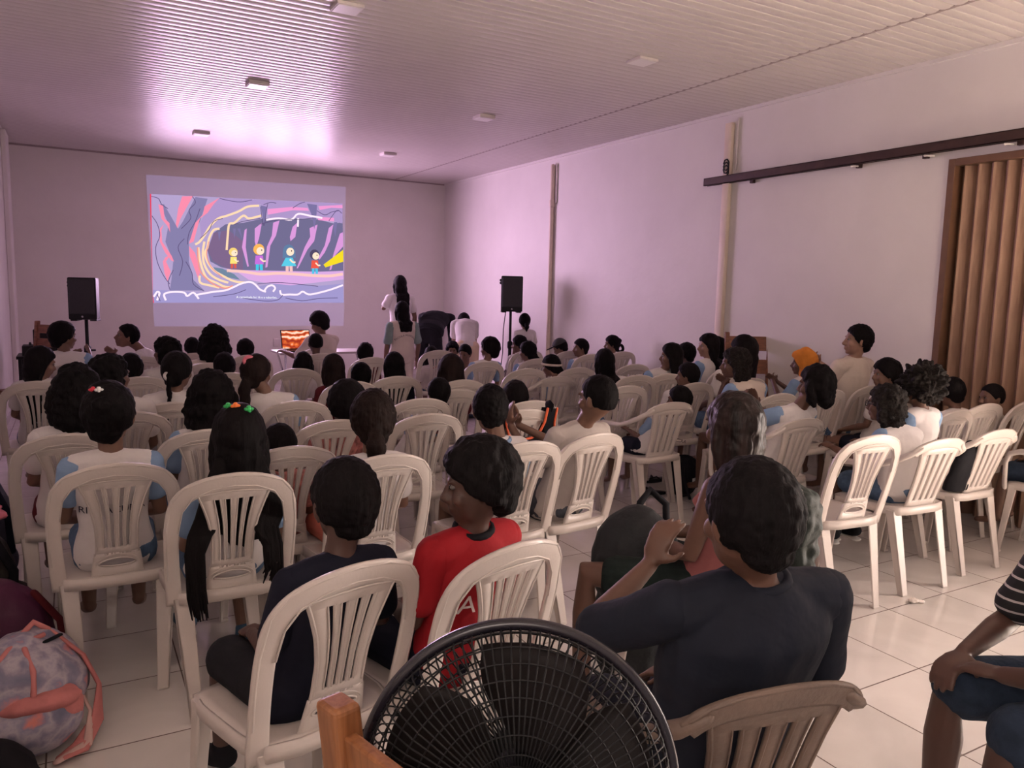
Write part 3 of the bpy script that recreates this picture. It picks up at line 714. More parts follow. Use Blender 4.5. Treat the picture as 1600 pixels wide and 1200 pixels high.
def head_prims(mb, hc, M, k, face=True):
    f = lambda v: hc + M @ (Vector(v) * k)
    mb.ell(f((0, -.004, .018)), Vector((.0735, .092, .095)) * k, M)
    mb.ell(f((0, .030, -.050)), Vector((.054, .054, .062)) * k, M)
    mb.ell(f((0, .010, -.030)), Vector((.062, .070, .070)) * k, M)
    mb.ell(f((0, .066, -.092)), Vector((.022, .018, .018)) * k, M, 8, 6)
    if face:
        mb.tube([f((0, .086, .006)), f((0, .098, -.020)), f((0, .104, -.034))], [.009 * k, .011 * k, .015 * k], 8)
        for sg in (-1, 1):
            mb.ell(f((sg * .013, .095, -.037)), .010 * k, None, 8, 5)
            mb.ell(f((sg * .040, .062, -.030)), Vector((.022, .022, .024)) * k, M, 8, 6)
            mb.ell(f((sg * .030, .083, .020)), Vector((.026, .010, .008)) * k, M, 8, 5)
        mb.ell(f((0, .086, -.060)), Vector((.024, .012, .007)) * k, M, 8, 5)
        mb.ell(f((0, .084, -.071)), Vector((.020, .012, .008)) * k, M, 8, 5)
    for sg in (-1, 1):
        E_ = M @ Ry(sg * .12) @ Rz(-sg * .35)
        mb.ell(f((sg * .078, -.004, -.012)), Vector((.009, .021, .033)) * k, E_, 8, 7)
def hair_cap(mb, hc, M, k, grow=1.0, nape=-.09, front=.055, thick=.010):
    """skull cap with a hairline: outside the hairline the surface sinks into the head"""
    nu, nv = 28, 20; vs = []
    rx, ry, rz = (.0735 + thick) * grow, (.092 + thick) * grow, (.095 + thick) * grow
    def P(t, a):
        d = Vector((math.sin(t) * math.cos(a), math.sin(t) * math.sin(a), math.cos(t)))
        p = Vector((rx * d.x, ry * d.y, rz * d.z))
        yy = p.y / ry; zz = p.z
        tt = max(0, min(1, (yy + 1) / 2)); line = nape + (front - nape) * tt ** 1.6
        if abs(d.x) > .75 and abs(yy) < .45: line -= .012
        if zz < line: f = max(.72, 1 - (line - zz) / .02 * .28); p *= f
        p += Vector((0, -.006, .018))
        return hc + M @ (p * k)
    for j in range(1, nv):
        for i in range(nu): vs.append(P(PI * j / nv, 2 * PI * i / nu))
    vs += [P(0, 0), P(PI, 0)]; T = len(vs) - 2; fs = []
    for j in range(nv - 2):
        for i in range(nu):
            l = (i + 1) % nu; fs.append((j * nu + i, (j + 1) * nu + i, (j + 1) * nu + l, j * nu + l))
    for i in range(nu):
        l = (i + 1) % nu; fs.append((T, i, l)); fs.append((T + 1, (nv - 2) * nu + l, (nv - 2) * nu + i))
    mb.add(vs, fs)
def person(x, y, zt, label, hd=0, yaw=0, pit=0, roll=0, hair='short', hm=None, sk=0, shirt=None, sleeve=None, slen=.62, pants=None, plen=.5,
           arms='lap', s=None, hk=None, lean=0.0, mode='sit', seat=.437, width=1.0, det=1, feet=None, grp=None, J=None, collar=None, extra=None, i_long=None, scx=0.0, hspread=0.0, hairlen=.3, bareleg=False, tank=False, turn=0):
    """builds one figure. (x, y): where the head is; zt: top of the hair. Body faces +y turned by hd degrees."""
    shirt = shirt or M_WHITE; sleeve = sleeve or shirt; pants = pants or M_JEAN; J = J or {}
    on = None; hx = 0.0; hy = -.10
    if mode == 'sit' and grp and 'root' not in J:
        # sit on the nearest free chair; the head keeps its bearing from the hall's rear and leans as needed
        best = None
        for c in SEATS:
            if c[3]: continue
            d = math.hypot(c[0] - x, c[1] - .10 - y)
            if d < .42 and (best is None or d < best[0]): best = (d, c)
        if best:
            on = best[1]; ch = math.radians(on[2])
            bb = None
            for i in range(60):
                lam = .80 + i * .008; px, py = x * lam - on[0], y * lam - on[1]
                lx = px * math.cos(ch) + py * math.sin(ch); ly = -px * math.sin(ch) + py * math.cos(ch)
                if -.20 <= ly <= .0 and abs(lx) < .24:
                    cost = abs(lx) * 1.6 + abs(ly + .09)
                    if bb is None or cost < bb[0]: bb = (cost, lam, lx, ly)
            if bb is None: on = None
            else:
                on[3] = True; lam = bb[1]; zt = 1.5 + (zt - 1.5) * lam
                if abs(hd - on[2]) < 25: hd = on[2]; hx, hy = bb[2], bb[3]
                else:
                    a = math.radians(hd); wx = x * lam - on[0]; wy = y * lam - on[1]; hx = wx * math.cos(a) + wy * math.sin(a); hy = -wx * math.sin(a) + wy * math.cos(a)
                x, y = on[0], on[1]
    hr = math.radians(hd)
    crown = zt - .014
    if mode == 'sit':
        S = crown - seat
        if s is None: s = S / .885
    else:
        if s is None: s = crown / 1.72
    k = hk or (max(s, .5) ** .42) * .97
    # local frame: origin on the floor under the pelvis, +y forward
    if mode == 'sit':
        HC = Vector((hx, hy, crown - .113 * k)); P = Vector((0, -.055, seat + .088 * s))
        SC = Vector((hx * .65 + scx, max(hy, -.10) * .4 - .075, HC.z - (.138 * k + .052 * s)))
        if lean: SC.y += lean * .7; HC.y += lean
    elif mode == 'stand':
        P = Vector((0, 0, .53 * crown)); HC = Vector((0, .01 + lean, crown - .113 * k)); SC = Vector((0, -.01 + lean * .7, HC.z - (.138 * k + .052 * s)))
    elif mode == 'bend':
        P = Vector((0, -.18, .50 * 1.72 * s)); SC = Vector((0, .22, P.z + .17 * s)); HC = Vector((0, .36, P.z + .09 * s)); pit = -60 if not pit else pit
    elif mode == 'floor':
        P = Vector((0, 0, .10 * s)); SC = Vector((0, .03, P.z + .40 * s)); HC = Vector((0, .05, crown - .113 * k))
    P = Vector(J.get('P', P)); SC = Vector(J.get('SC', SC)); HC = Vector(J.get('HC', HC))
    hoff = Rz(hr) @ Vector((HC.x, HC.y, 0))
    if 'root' in J: root = thing('person', label, 'person', (J['root'][0], J['root'][1], 0), hr, grp)
    elif on: root = thing('person', label, 'person', (x, y, 0), hr, grp)
    elif mode != 'bend': root = thing('person', label, 'person', (x - hoff.x, y - hoff.y, 0), hr, grp)
    else: root = thing('person', label, 'person', (x, y, 0), hr, grp)
    ax = (SC - P).normalized(); side = Rz(math.radians(turn)) @ Vector((1, 0, 0)); fwd = ax.cross(side).normalized() * -1; fwd = side.cross(ax) * -1
    fwd = ax.cross(side); 
    TM = Matrix((side, fwd if fwd.y > 0 or abs(fwd.y) < .3 else -fwd, ax)).transposed()
    T = (SC - P).length; W = width
    Mh = Rz(math.radians(yaw)) @ Rx(math.radians(pit)) @ Ry(math.radians(roll))
    shw = .160 * s * W
    shL = {sg: SC + side * sg * shw for sg in (-1, 1)}
    vox = .0065 if det >= 2 else (.0085 if det == 1 else .011)
    def ring(t, rx, ry, dy=0.0, g=0.0):
        return (P + ax * T * t + TM @ Vector((0, dy * s, 0)), rx * s * W + g, ry * s * (.5 + .5 * W) + g, TM)
    def torso(mb, g=0.0, lo=-.16):
        rings = [ring(lo, .150, .100, .01, g * .8), ring(-.06, .166, .114, .0, g), ring(.10, .158, .108, .0, g), ring(.30, .140, .096, .0, g), ring(.50, .140, .096, .0, g), ring(.70, .152, .104, -.004, g), ring(.86, .158, .100, -.006, g), ring(.96, .150, .085, -.004, g), ring(1.06, .105, .068, 0, g), ring(1.13, .064, .056, .004, g * .7)]
        mb.loft(rings)
        for sg in (-1, 1): mb.tube([SC + ax * .012 * s, shL[sg] * .999 - ax * .008 * s], [.058 * s + g, .050 * s + g], 12)
    # legs and arms
    hip = {sg: P + side * sg * .088 * s - ax * .02 * s for sg in (-1, 1)}
    knee, ank, toe = {}, {}, {}
    for sg in (-1, 1):
        if mode == 'sit':
            knee[sg] = Vector((sg * .12 * s, P.y + .43 * s, seat + .065 * s)); az = max(.075 * s + .0, knee[sg].z - .43 * s)
            ank[sg] = Vector((sg * .12 * s, P.y + .43 * s + .02, az)); toe[sg] = ank[sg] + Vector((sg * .02, .15 * s, -.045 * s))
        elif mode == 'stand':
            knee[sg] = Vector((sg * .095 * s, .02, P.z * .53)); ank[sg] = Vector((sg * .10 * s, -.01, .075 * s)); toe[sg] = ank[sg] + Vector((sg * .02, .15 * s, -.045 * s))
        elif mode == 'bend':
            knee[sg] = Vector((sg * .10 * s, -.08, P.z * .53)); ank[sg] = Vector((sg * .11 * s, -.12, .075 * s)); toe[sg] = ank[sg] + Vector((sg * .02, .15 * s, -.045 * s))
        else:
            knee[sg] = Vector((sg * .26 * s, .28 * s, .16 * s)); ank[sg] = Vector((-sg * .05 * s, .30 * s, .07 * s)); toe[sg] = ank[sg] + Vector((-sg * .12 * s, .02, -.02))
    for nm, dct in (('knee', knee), ('ank', ank), ('toe', toe)):
        for sg, c in ((-1, 'L'), (1, 'R')):
            if nm + c in J: dct[sg] = Vector(J[nm + c])
    elb, wri = {}, {}
    A = arms if isinstance(arms, tuple) else (arms, arms)
    for sg, a in zip((-1, 1), A):
        sh = shL[sg]
        if a == 'lap': elb[sg] = sh + Vector((sg * .05, .06, -.255)) * s; wri[sg] = Vector((sg * .07 * s, P.y + .28 * s, P.z + .10 * s))
        elif a == 'down': elb[sg] = sh + Vector((sg * .06, -.01, -.27)) * s; wri[sg] = elb[sg] + Vector((sg * .0, .05, -.23)) * s
        elif a == 'clap': elb[sg] = sh + Vector((sg * .06, .12, -.22)) * s; wri[sg] = Vector((sg * .035 * s, sh.y + .34 * s, sh.z - .02 * s))
        elif a == 'chin': elb[sg] = sh + Vector((sg * .02, .18, -.20)) * s; wri[sg] = Vector((HC.x + sg * .03, HC.y + .10, HC.z - .14 * k))
        elif a == 'fwd': elb[sg] = sh + Vector((sg * .05, .16, -.20)) * s; wri[sg] = elb[sg] + Vector((-sg * .02, .24, .05)) * s
        elif a == 'hang': elb[sg] = sh + Vector((sg * .01, .05, -.27)) * s; wri[sg] = elb[sg] + Vector((0, .02, -.24)) * s
        elif a == 'hip': elb[sg] = sh + Vector((sg * .16, -.06, -.22)) * s; wri[sg] = elb[sg] + Vector((-sg * .10, .12, -.08)) * s
    for nm, dct in (('elb', elb), ('wri', wri)):
        for sg, c in ((-1, 'L'), (1, 'R')):
            if nm + c in J: dct[sg] = Vector(J[nm + c])
    b = MB(); torso(b, 0.0)
    nb = SC + ax * .03 * s
    b.tube([nb - ax * .02, nb + (HC - nb) * .35, HC + Mh @ Vector((0, -.02, -.03)) * k], [.052 * (s + k) / 2, .047 * (s + k) / 2, .050 * k], 12)
    head_prims(b, HC, Mh, k, det >= 1)
    for sg in (-1, 1):
        e, w, sh = elb[sg], wri[sg], shL[sg] - ax * .012 * s
        fa = .85 + .15 * W
        b.tube([sh, sh.lerp(e, .45), e, e.lerp(w, .3), w], [.048 * s * fa, .041 * s * fa, .034 * s * fa, .035 * s * fa, .023 * s], 12)
        dd = (w - e).normalized(); nr = J.get('nrm' + ('L' if sg < 0 else 'R'), (sg * .3, -.2, 1) if A[0 if sg < 0 else 1] != 'clap' else (sg, 0, .1))
        hdir = J.get('hd' + ('L' if sg < 0 else 'R'), dd)
        hand(b, w, hdir, nr, s * .98 + .02, sg, .28 if A[0 if sg < 0 else 1] == 'clap' else .4, 1.0)
        kn, an, to = knee[sg], ank[sg], toe[sg]
        b.tube([hip[sg], hip[sg].lerp(kn, .5), kn, kn.lerp(an, .35), an], [.084 * s, .072 * s, .054 * s, .050 * s, .033 * s], 12)
        b.tube([an + (an - to).normalized() * .03 * s, an.lerp(to, .5) - Vector((0, 0, .01 * s)), to], [.033 * s, .031 * s, .025 * s], 10)
    body = obj('body', melt(b, vox, 3), skin(sk), root, True, False)
    # eyes, lips
    if det >= 1:
        e = MB(); ir = MB()
        for sg in (-1, 1):
            c = HC + Mh @ (Vector((sg * .030, .0755, .003)) * k); e.ell(c, Vector((.0125, .0105, .0075)) * k, Mh, 10, 7); ir.ell(HC + Mh @ (Vector((sg * .030, .0835, .003)) * k), Vector((.0058, .0040, .0062)) * k, Mh, 8, 6)
        ey = obj('eye', e, M_EYE, body); obj('iris', ir, M_IRIS, body)
    # shirt
    if shirt != 'none':
        sm = MB(); g = .013
        if not tank: torso(sm, g, -.20)
        else:
            sm.loft([ring(-.20, .150, .100, .01, g), ring(-.06, .166, .114, .0, g), ring(.10, .158, .108, .0, g), ring(.30, .140, .096, .0, g), ring(.55, .140, .098, .0, g), ring(.72, .142, .102, -.004, g), ring(.80, .120, .090, -.006, g)])
            for sg in (-1, 1): sm.tube([P + ax * T * .70 + TM @ Vector((sg * .085 * s, -.10 * s, 0)), SC + side * sg * .085 * s + ax * .062 * s, P + ax * T * .74 + TM @ Vector((sg * .085 * s, .10 * s, 0))], .016 * s, 8)
        me = melt(sm, vox, 3)
        displace(me, .0035 + .003 * (det >= 2), 9, random.random() * 9)
        sh_o = obj('shirt', me, shirt, root, True, False)
        if slen > 0 and not tank:
            for sg in (-1, 1):
                q = MB(); sh = shL[sg] - ax * .012 * s; e, w = elb[sg], wri[sg]
                L = slen
                if L <= 1: pts = [sh + ax * .012 * s, sh.lerp(e, L * .5), sh.lerp(e, L)]; rr = [.060 * s + .006, .056 * s + .006, .054 * s + .008]
                else: pts = [sh + ax * .012 * s, sh.lerp(e, .5), e, e.lerp(w, (L - 1) * .5), e.lerp(w, L - 1)]; rr = [.060 * s + .006, .052 * s + .006, .045 * s + .008, .043 * s + .006, .038 * s + .006]
                q.tube(pts, rr, 14)
                sl = melt(q, vox, 2); displace(sl, .003, 12, random.random() * 9); obj('sleeve', sl, sleeve, sh_o, True, False)
        if collar:
            q = MB(); cc = SC + ax * .062 * s
            q.tube([cc + TM @ Vector((math.cos(a) * .066 * s, math.sin(a) * .062 * s, .006 * math.sin(a + 1) - .003)) for a in [2 * PI * i / 20 for i in range(20)]], .013 * s, 8, None, None, True)
            obj('collar', q, collar, sh_o)
    else: sh_o = None
    # trousers or shorts
    q = MB(); g = .010
    q.loft([ring(-.26, .120, .09, .01, g), ring(-.16, .150, .102, .01, g), ring(-.06, .166, .116, .0, g), ring(.08, .160, .112, .0, g)])
    for sg in (-1, 1):
        kn, an = knee[sg], ank[sg]
        if plen <= 1: q.tube([hip[sg], hip[sg].lerp(kn, plen * .5), hip[sg].lerp(kn, plen)], [.088 * s + g, .080 * s + g, .070 * s + g * 1.4], 14)
        else: q.tube([hip[sg], hip[sg].lerp(kn, .5), kn, kn.lerp(an, (plen - 1) * .5), kn.lerp(an, plen - 1)], [.088 * s + g, .076 * s + g, .060 * s + g, .056 * s + g, .048 * s + g], 14)
    me = melt(q, vox, 2); displace(me, .003, 10, random.random() * 9); obj('trousers' if plen > 1 else 'shorts', me, pants, root, True, False)
    # shoes
    if feet:
        for sg in (-1, 1):
            q = MB(); an, to = ank[sg], toe[sg]
            q.tube([an + (an - to).normalized() * .035 * s - Vector((0, 0, .012 * s)), an.lerp(to, .5) - Vector((0, 0, .012 * s)), to], [.045 * s, .042 * s, .036 * s], 12); q.tube([an + Vector((0, 0, .03)), an], [.042 * s, .044 * s], 12)
            so = obj('shoe', melt(q, .008, 2), feet, root, True, False)
            z0 = min(v.co.z for v in so.data.vertices); q = MB(); a_ = an + (an - to).normalized() * .04 * s; q.tube([Vector((a_.x, a_.y, z0 + .006)), Vector((to.x, to.y, z0 + .006))], .040 * s, 12, (1, .35)); obj('sole', q, M_SOLE, so)
    # hair
    hm = hm or M_HAIR; q = MB(); fh = lambda v: HC + Mh @ (Vector(v) * k)
    down = Vector((0, 0, -1)) if mode != 'bend' else Vector((0, .3, -1)).normalized()
    back = Rz(math.radians(yaw * .75)) @ Vector((0, -1, 0))
    latv = Rz(math.radians(yaw * .75)) @ Vector((1, 0, 0))
    def rp(p, rx, ry): return (p, rx, ry, Matrix((latv, back, Vector((0, 0, 1)))).transposed())
    amp, sc = .0015, 40
    if hair == 'short': hair_cap(q, HC, Mh, k, 1.02, -.088, .060, .013); q.ell(fh((0, -.052, -.048)), Vector((.056, .042, .040)) * k, Mh); amp, sc = .0022, 60
    elif hair == 'crop': hair_cap(q, HC, Mh, k, 1.0, -.075, .064, .009); amp, sc = .0012, 70
    elif hair == 'thick': hair_cap(q, HC, Mh, k, 1.04, -.096, .052, .020); q.ell(fh((0, -.056, -.055)), Vector((.062, .046, .044)) * k, Mh); amp, sc = .004, 35
    elif hair == 'bald': hair_cap(q, HC, Mh, k, 1.0, -.03, .07, .004)
    else: hair_cap(q, HC, Mh, k, 1.03, -.098, .052, .015); q.ell(fh((0, -.052, -.052)), Vector((.060, .045, .045)) * k, Mh)
    if hair in ('long', 'longwet'):
        L = hairlen; c0 = fh((0, -.020, .03)); c1 = fh((0, -.040, -.05))
        wf = 1.0 if hair == 'long' else 1.05
        rs = [rp(c0, .080 * k, .085 * k), rp(c1, .086 * k * wf, .075 * k)]
        L1 = min(L, .20)
        for i in range(1, 4):
            t = i / 3; p = c1 + down * L1 * t + back * .012 * k
            if p.z < SC.z + .05 * s: p = Vector((p.x, min(p.y, SC.y - .085 * s - .012), p.z))
            rs.append(rp(p, (.088 + .004 * t) * k * wf, (.058 - .030 * t) * k))
        q.loft(rs)
        nst = 13
        for j in range(nst):
            u = -1 + 2 * j / (nst - 1); Lj = L * (1 - .16 * u * u - random.random() * .12)
            if i_long and j in i_long: Lj = L * i_long[j]
            pts = []; rr = []
            for i in range(8):
                t = i / 7; p = c1 + latv * (u * (.074 + .012 * t) * (1 + hspread * t) * k * wf + math.sin(t * 5 + j) * .004) + down * Lj * t + back * .012 * k
                if p.z < SC.z + .05 * s: p = Vector((p.x, min(p.y, SC.y - .098 * s - .020 + .012 * abs(u)), p.z))
                pts.append(p); rr.append(.017 * k * (1 - .55 * t))
            q.tube(pts, rr, 7, (1.15, .8))
        for sg in (-1, 1): q.tube([fh((sg * .070, .010, .03)), fh((sg * .083, .004, -.03)), fh((sg * .082, -.01, -.09)), fh((sg * .070, -.03, -.13 - L * .2))], [.020 * k, .022 * k, .020 * k, .012 * k], 8)
        amp, sc = .003, 26
    elif hair == 'bob':
        for sg in (-1, 1): q.tube([fh((sg * .066, .015, .04)), fh((sg * .084, .010, -.02)), fh((sg * .082, .0, -.08)), fh((sg * .072, -.01, -.115))], [.026 * k, .028 * k, .028 * k, .022 * k], 10)
        q.ell(fh((0, -.055, -.045)), Vector((.080, .055, .080)) * k, Mh); q.ell(fh((0, -.060, -.09)), Vector((.072, .045, .045)) * k, Mh)
        amp, sc = .005, 24
    elif hair in ('pony', 'ponylow', 'braid'):
        z = .035 if hair == 'pony' else -.03
        r0 = fh((0, -.102, z)); L = hairlen
        pts = [fh((0, -.080, z)), r0, r0 + back * .035 * k + down * .05, r0 + back * .030 * k + down * L * .5, r0 + back * .010 + down * L]
        pts = [Vector((p.x, min(p.y, SC.y - .085 * s) if (p.z < SC.z + .05 * s and mode != 'bend') else p.y, p.z)) for p in pts]
        if hair == 'braid': q.tube([pts[1].lerp(pts[4], i / 16) + latv * .004 * math.sin(i * 1.6) for i in range(17)], [.018 * k * (1 + .25 * math.sin(i * 1.9)) * (1 - i / 40) for i in range(17)], 8)
        else: q.tube(pts, [.018 * k, .026 * k, .040 * k, .034 * k, .012 * k], 10)
        amp, sc = .003, 40
    elif hair == 'bun':
        q.ell(fh((0, -.098, .05)), Vector((.036, .034, .034)) * k, Mh, 12, 8); amp, sc = .003, 40
    elif hair == 'afro':
        q.ell(fh((0, -.018, .040)), Vector((.128, .125, .108)) * k, Mh, 20, 14); q.ell(fh((0, -.050, -.02)), Vector((.110, .085, .080)) * k, Mh, 18, 12); amp, sc = .020, 26
    elif hair == 'curly':
        q.ell(fh((0, -.022, .03)), Vector((.094, .104, .096)) * k, Mh, 18, 12); q.ell(fh((0, -.055, -.05)), Vector((.098, .070, .085)) * k, Mh); q.ell(fh((0, -.065, -.11)), Vector((.092, .055, .055)) * k, Mh)
        for sg in (-1, 1): q.tube([fh((sg * .078, .0, .02)), fh((sg * .092, -.01, -.06)), fh((sg * .085, -.03, -.12))], [.026 * k, .032 * k, .026 * k], 10)
        amp, sc = .010, 34
    if hair != 'none':
        hv = vox if det < 2 else .0055
        me = melt(q, hv, 1 if hair in ('short', 'crop') else 2); displace(me, amp * (1.7 if det == 2 and hair not in ('afro', 'curly') else 1.25), sc, random.random() * 9, hair == 'afro')
        ho = obj('hair', me, hm, root, True, False)
    else: ho = None
    info = dict(root=root, HC=HC, Mh=Mh, k=k, s=s, P=P, SC=SC, fh=fh, hair=ho, shirt=sh_o, body=body, ax=ax, TM=TM, wri=wri, elb=elb, back=back)
    if extra: extra(info)
    return info
def E_band(m, z=.03, r=1.0, name='headband', th=.006, tilt=0.25):
    def f(i):
        q = MB(); q.tube([i['fh']((math.cos(a) * .092 * r, math.sin(a) * .108 * r - .006, z + .018 + math.sin(a) * tilt * .1)) for a in [2 * PI * j / 28 for j in range(28)]], th * i['k'], 8, (1, 2.0), None, True)
        obj(name, q, m, i['hair'] or i['root'])
    return f
def E_clip(spots, name='hair_clip', r=.012):
    def f(i):
        for (p, m) in spots:
            q = MB(); c = i['fh'](p)
            for a in range(4): q.ell(c + Vector((math.cos(a * 1.6) * r, 0, math.sin(a * 1.6) * r * .8)), (r * .9, r * .7, r * .7), None, 8, 6)
            q.ell(c, (r, r * .8, r), None, 8, 6)
            obj(name, q, m, i['hair'])
    return f
def E_tie(m, p=(0, -.104, .035), r=.034, name='hair_tie'):
    def f(i):
        q = MB(); c = i['fh'](p)
        q.tube([c + Vector((math.cos(a) * r, .004 * math.sin(3 * a), math.sin(a) * r * .9)) for a in [2 * PI * j / 16 for j in range(16)]], r * .42, 8, None, None, True)
        obj(name, melt(q, .005, 1), m, i['hair'])
    return f
def E_text(lines, size=.05, arc=0.0, z=-.09, m=None, u0=0.0, back=True):
    """printed lettering laid onto the back (or front) of the shirt by projecting onto its surface"""
    def f(i):
        sh = i['shirt']; bvh = BVHTree.FromPolygons([v.co for v in sh.data.vertices], [p.vertices for p in sh.data.polygons])
        for n, (s, dz, sz, ar) in enumerate(lines):
            me = text_mesh(s, sz)
            bm = bmesh.new(); bm.from_mesh(me); bmesh.ops.triangulate(bm, faces=bm.faces); bmesh.ops.subdivide_edges(bm, edges=[e for e in bm.edges if e.calc_length() > .012], cuts=1); bm.to_mesh(me); bm.free()
            for v in me.vertices:
                u, w = v.co.x, v.co.y
                if ar: R_ = ar; a = u / R_; u, w = (R_ + w) * math.sin(a), (R_ + w) * math.cos(a) - R_
                # seen from behind, so +u runs to the person's right
                p = i['SC'] + Vector((u + u0, 0, w + dz)); o_ = p + Vector((0, -1 if back else 1, 0))
                hit = bvh.ray_cast(o_, Vector((0, 1 if back else -1, 0)))
                v.co = (hit[0] + Vector((0, -.0025 if back else .0025, 0))) if hit[0] is not None else p + Vector((0, -.12, 0))
            obj('lettering', me, m or M_TEXT, sh, False, False)
    return f
def both(*fs):
    def f(i):
        for g in fs: g(i)
    return f
def glasses(i):
    q = MB(); k = i['k']
    for sg in (-1, 1):
        c = Vector((sg * .032, .100, .000))
        q.tube([i['fh'](c + Vector((math.cos(a) * .024, 0, math.sin(a) * .018))) for a in [2 * PI * j / 16 for j in range(16)]], .0022, 6, None, None, True)
        q.tube([i['fh']((sg * .056, .100, .002)), i['fh']((sg * .080, .060, .002)), i['fh']((sg * .084, .0, .0))], .0022, 6)
    q.tube([i['fh']((-.009, .101, .004)), i['fh']((.009, .101, .004))], .0022, 6)
    obj('glasses', q, M_BLACKP, i['root'])
def cap(i):
    q = MB(); hair_cap(q, i['HC'], i['Mh'], i['k'], 1.07, .015, .045, .012); me = melt(q, .008, 2)
    h = obj('cap', me, mat('dark_grey_cap', (.035, .035, .038), .8, .2, 12, .3), i['root'])
    q = MB(); q.loft([(i['fh']((0, .125, .045)), .060, .055, i['Mh']), (i['fh']((0, .128, .052)), .058, .052, i['Mh'])]); obj('brim', q, M_BLACKC, h)
def locks(i):
    # long locks that pass out through the side openings of the chair back and hang behind it
    SC, s, k = i['SC'], i['s'], i['k']
    for sg, n, zend, w in ((-1, 9, .37, 1.0), (1, 7, .47, .8)):
        q = MB(); n = n * 3
        for j in range(n):
            u = j / (n - 1); x0 = sg * (.050 + .080 * u); x1 = sg * (.100 + .050 * u) + random.uniform(-.004, .004); ze = zend + random.uniform(0, .06)
            q.tube([(x0 * .55 + SC.x, SC.y - .085 * s, SC.z + .13), (x0 * .8 + SC.x, SC.y - .100 * s, SC.z + .05), (x0 * 1.1 + SC.x, SC.y - .105 * s - .02, SC.z - .06), ((x0 + x1) / 2, -.255, .66), (x1, -.262, .60), (x1, -.275, .54), (x1, -.282, (ze + .54) / 2), (x1 - sg * .01, -.275, ze)], [.008, .010, .009, .008, .008, .007, .006, .002], 6)
        obj('hair_lock', q, M_HAIR, i['root'])
def strap(i):
    q = MB(); sc, s = i['SC'], i['s']
    q.tube([sc + Vector((-.10 * s, .02, .07)), sc + Vector((-.05 * s, -.115 * s, -.03)), sc + Vector((.02, -.125 * s, -.12)), sc + Vector((.11 * s, -.10 * s, -.22))], .009, 8, (1, .5))
    obj('bag_strap', q, mat('tan_strap', (.25, .14, .09), .8, .1), i['root'])
def hood(i, m):
    q = MB(); k = i['k']; hair_cap(q, i['HC'], i['Mh'], k, 1.16, -.12, .05, .016)
    b = i['back']; q.loft([(i['fh']((0, -.03, .02)), .095 * k, .095 * k), (i['fh']((0, -.045, -.06)) , .098 * k, .080 * k), (i['fh']((0, -.05, -.13)), .10 * k, .070 * k), (i['fh']((0, -.05, -.15)), .09 * k, .06 * k)])
    me = melt(q, .008, 2); displace(me, .010, 14, 3.0); obj('head_cloth', me, m, i['root'])
def stripe_mat():
    m = bpy.data.materials.new('black_white_stripes'); m.use_nodes = True; nt = m.node_tree; b = nt.nodes['Principled BSDF']; L = nt.links; N = nt.nodes.new
    tc = N('ShaderNodeTexCoord'); sp = N('ShaderNodeSeparateXYZ'); L.new(tc.outputs['Object'], sp.inputs[0])
    d = N('ShaderNodeMath'); d.operation = 'MULTIPLY'; L.new(sp.outputs[2], d.inputs[0]); d.inputs[1].default_value = 1 / .030
    f = N('ShaderNodeMath'); f.operation = 'FRACT'; L.new(d.outputs[0], f.inputs[0])
    g = N('ShaderNodeMath'); g.operation = 'GREATER_THAN'; L.new(f.outputs[0], g.inputs[0]); g.inputs[1].default_value = .80
    mx = N('ShaderNodeMix'); mx.data_type = 'RGBA'; mx.inputs[6].default_value = (.010, .009, .011, 1); mx.inputs[7].default_value = (.42, .38, .38, 1)
    L.new(g.outputs[0], mx.inputs[0]); L.new(mx.outputs[2], b.inputs['Base Color']); b.inputs['Roughness'].default_value = .85; return m
M_STRIPE = stripe_mat()

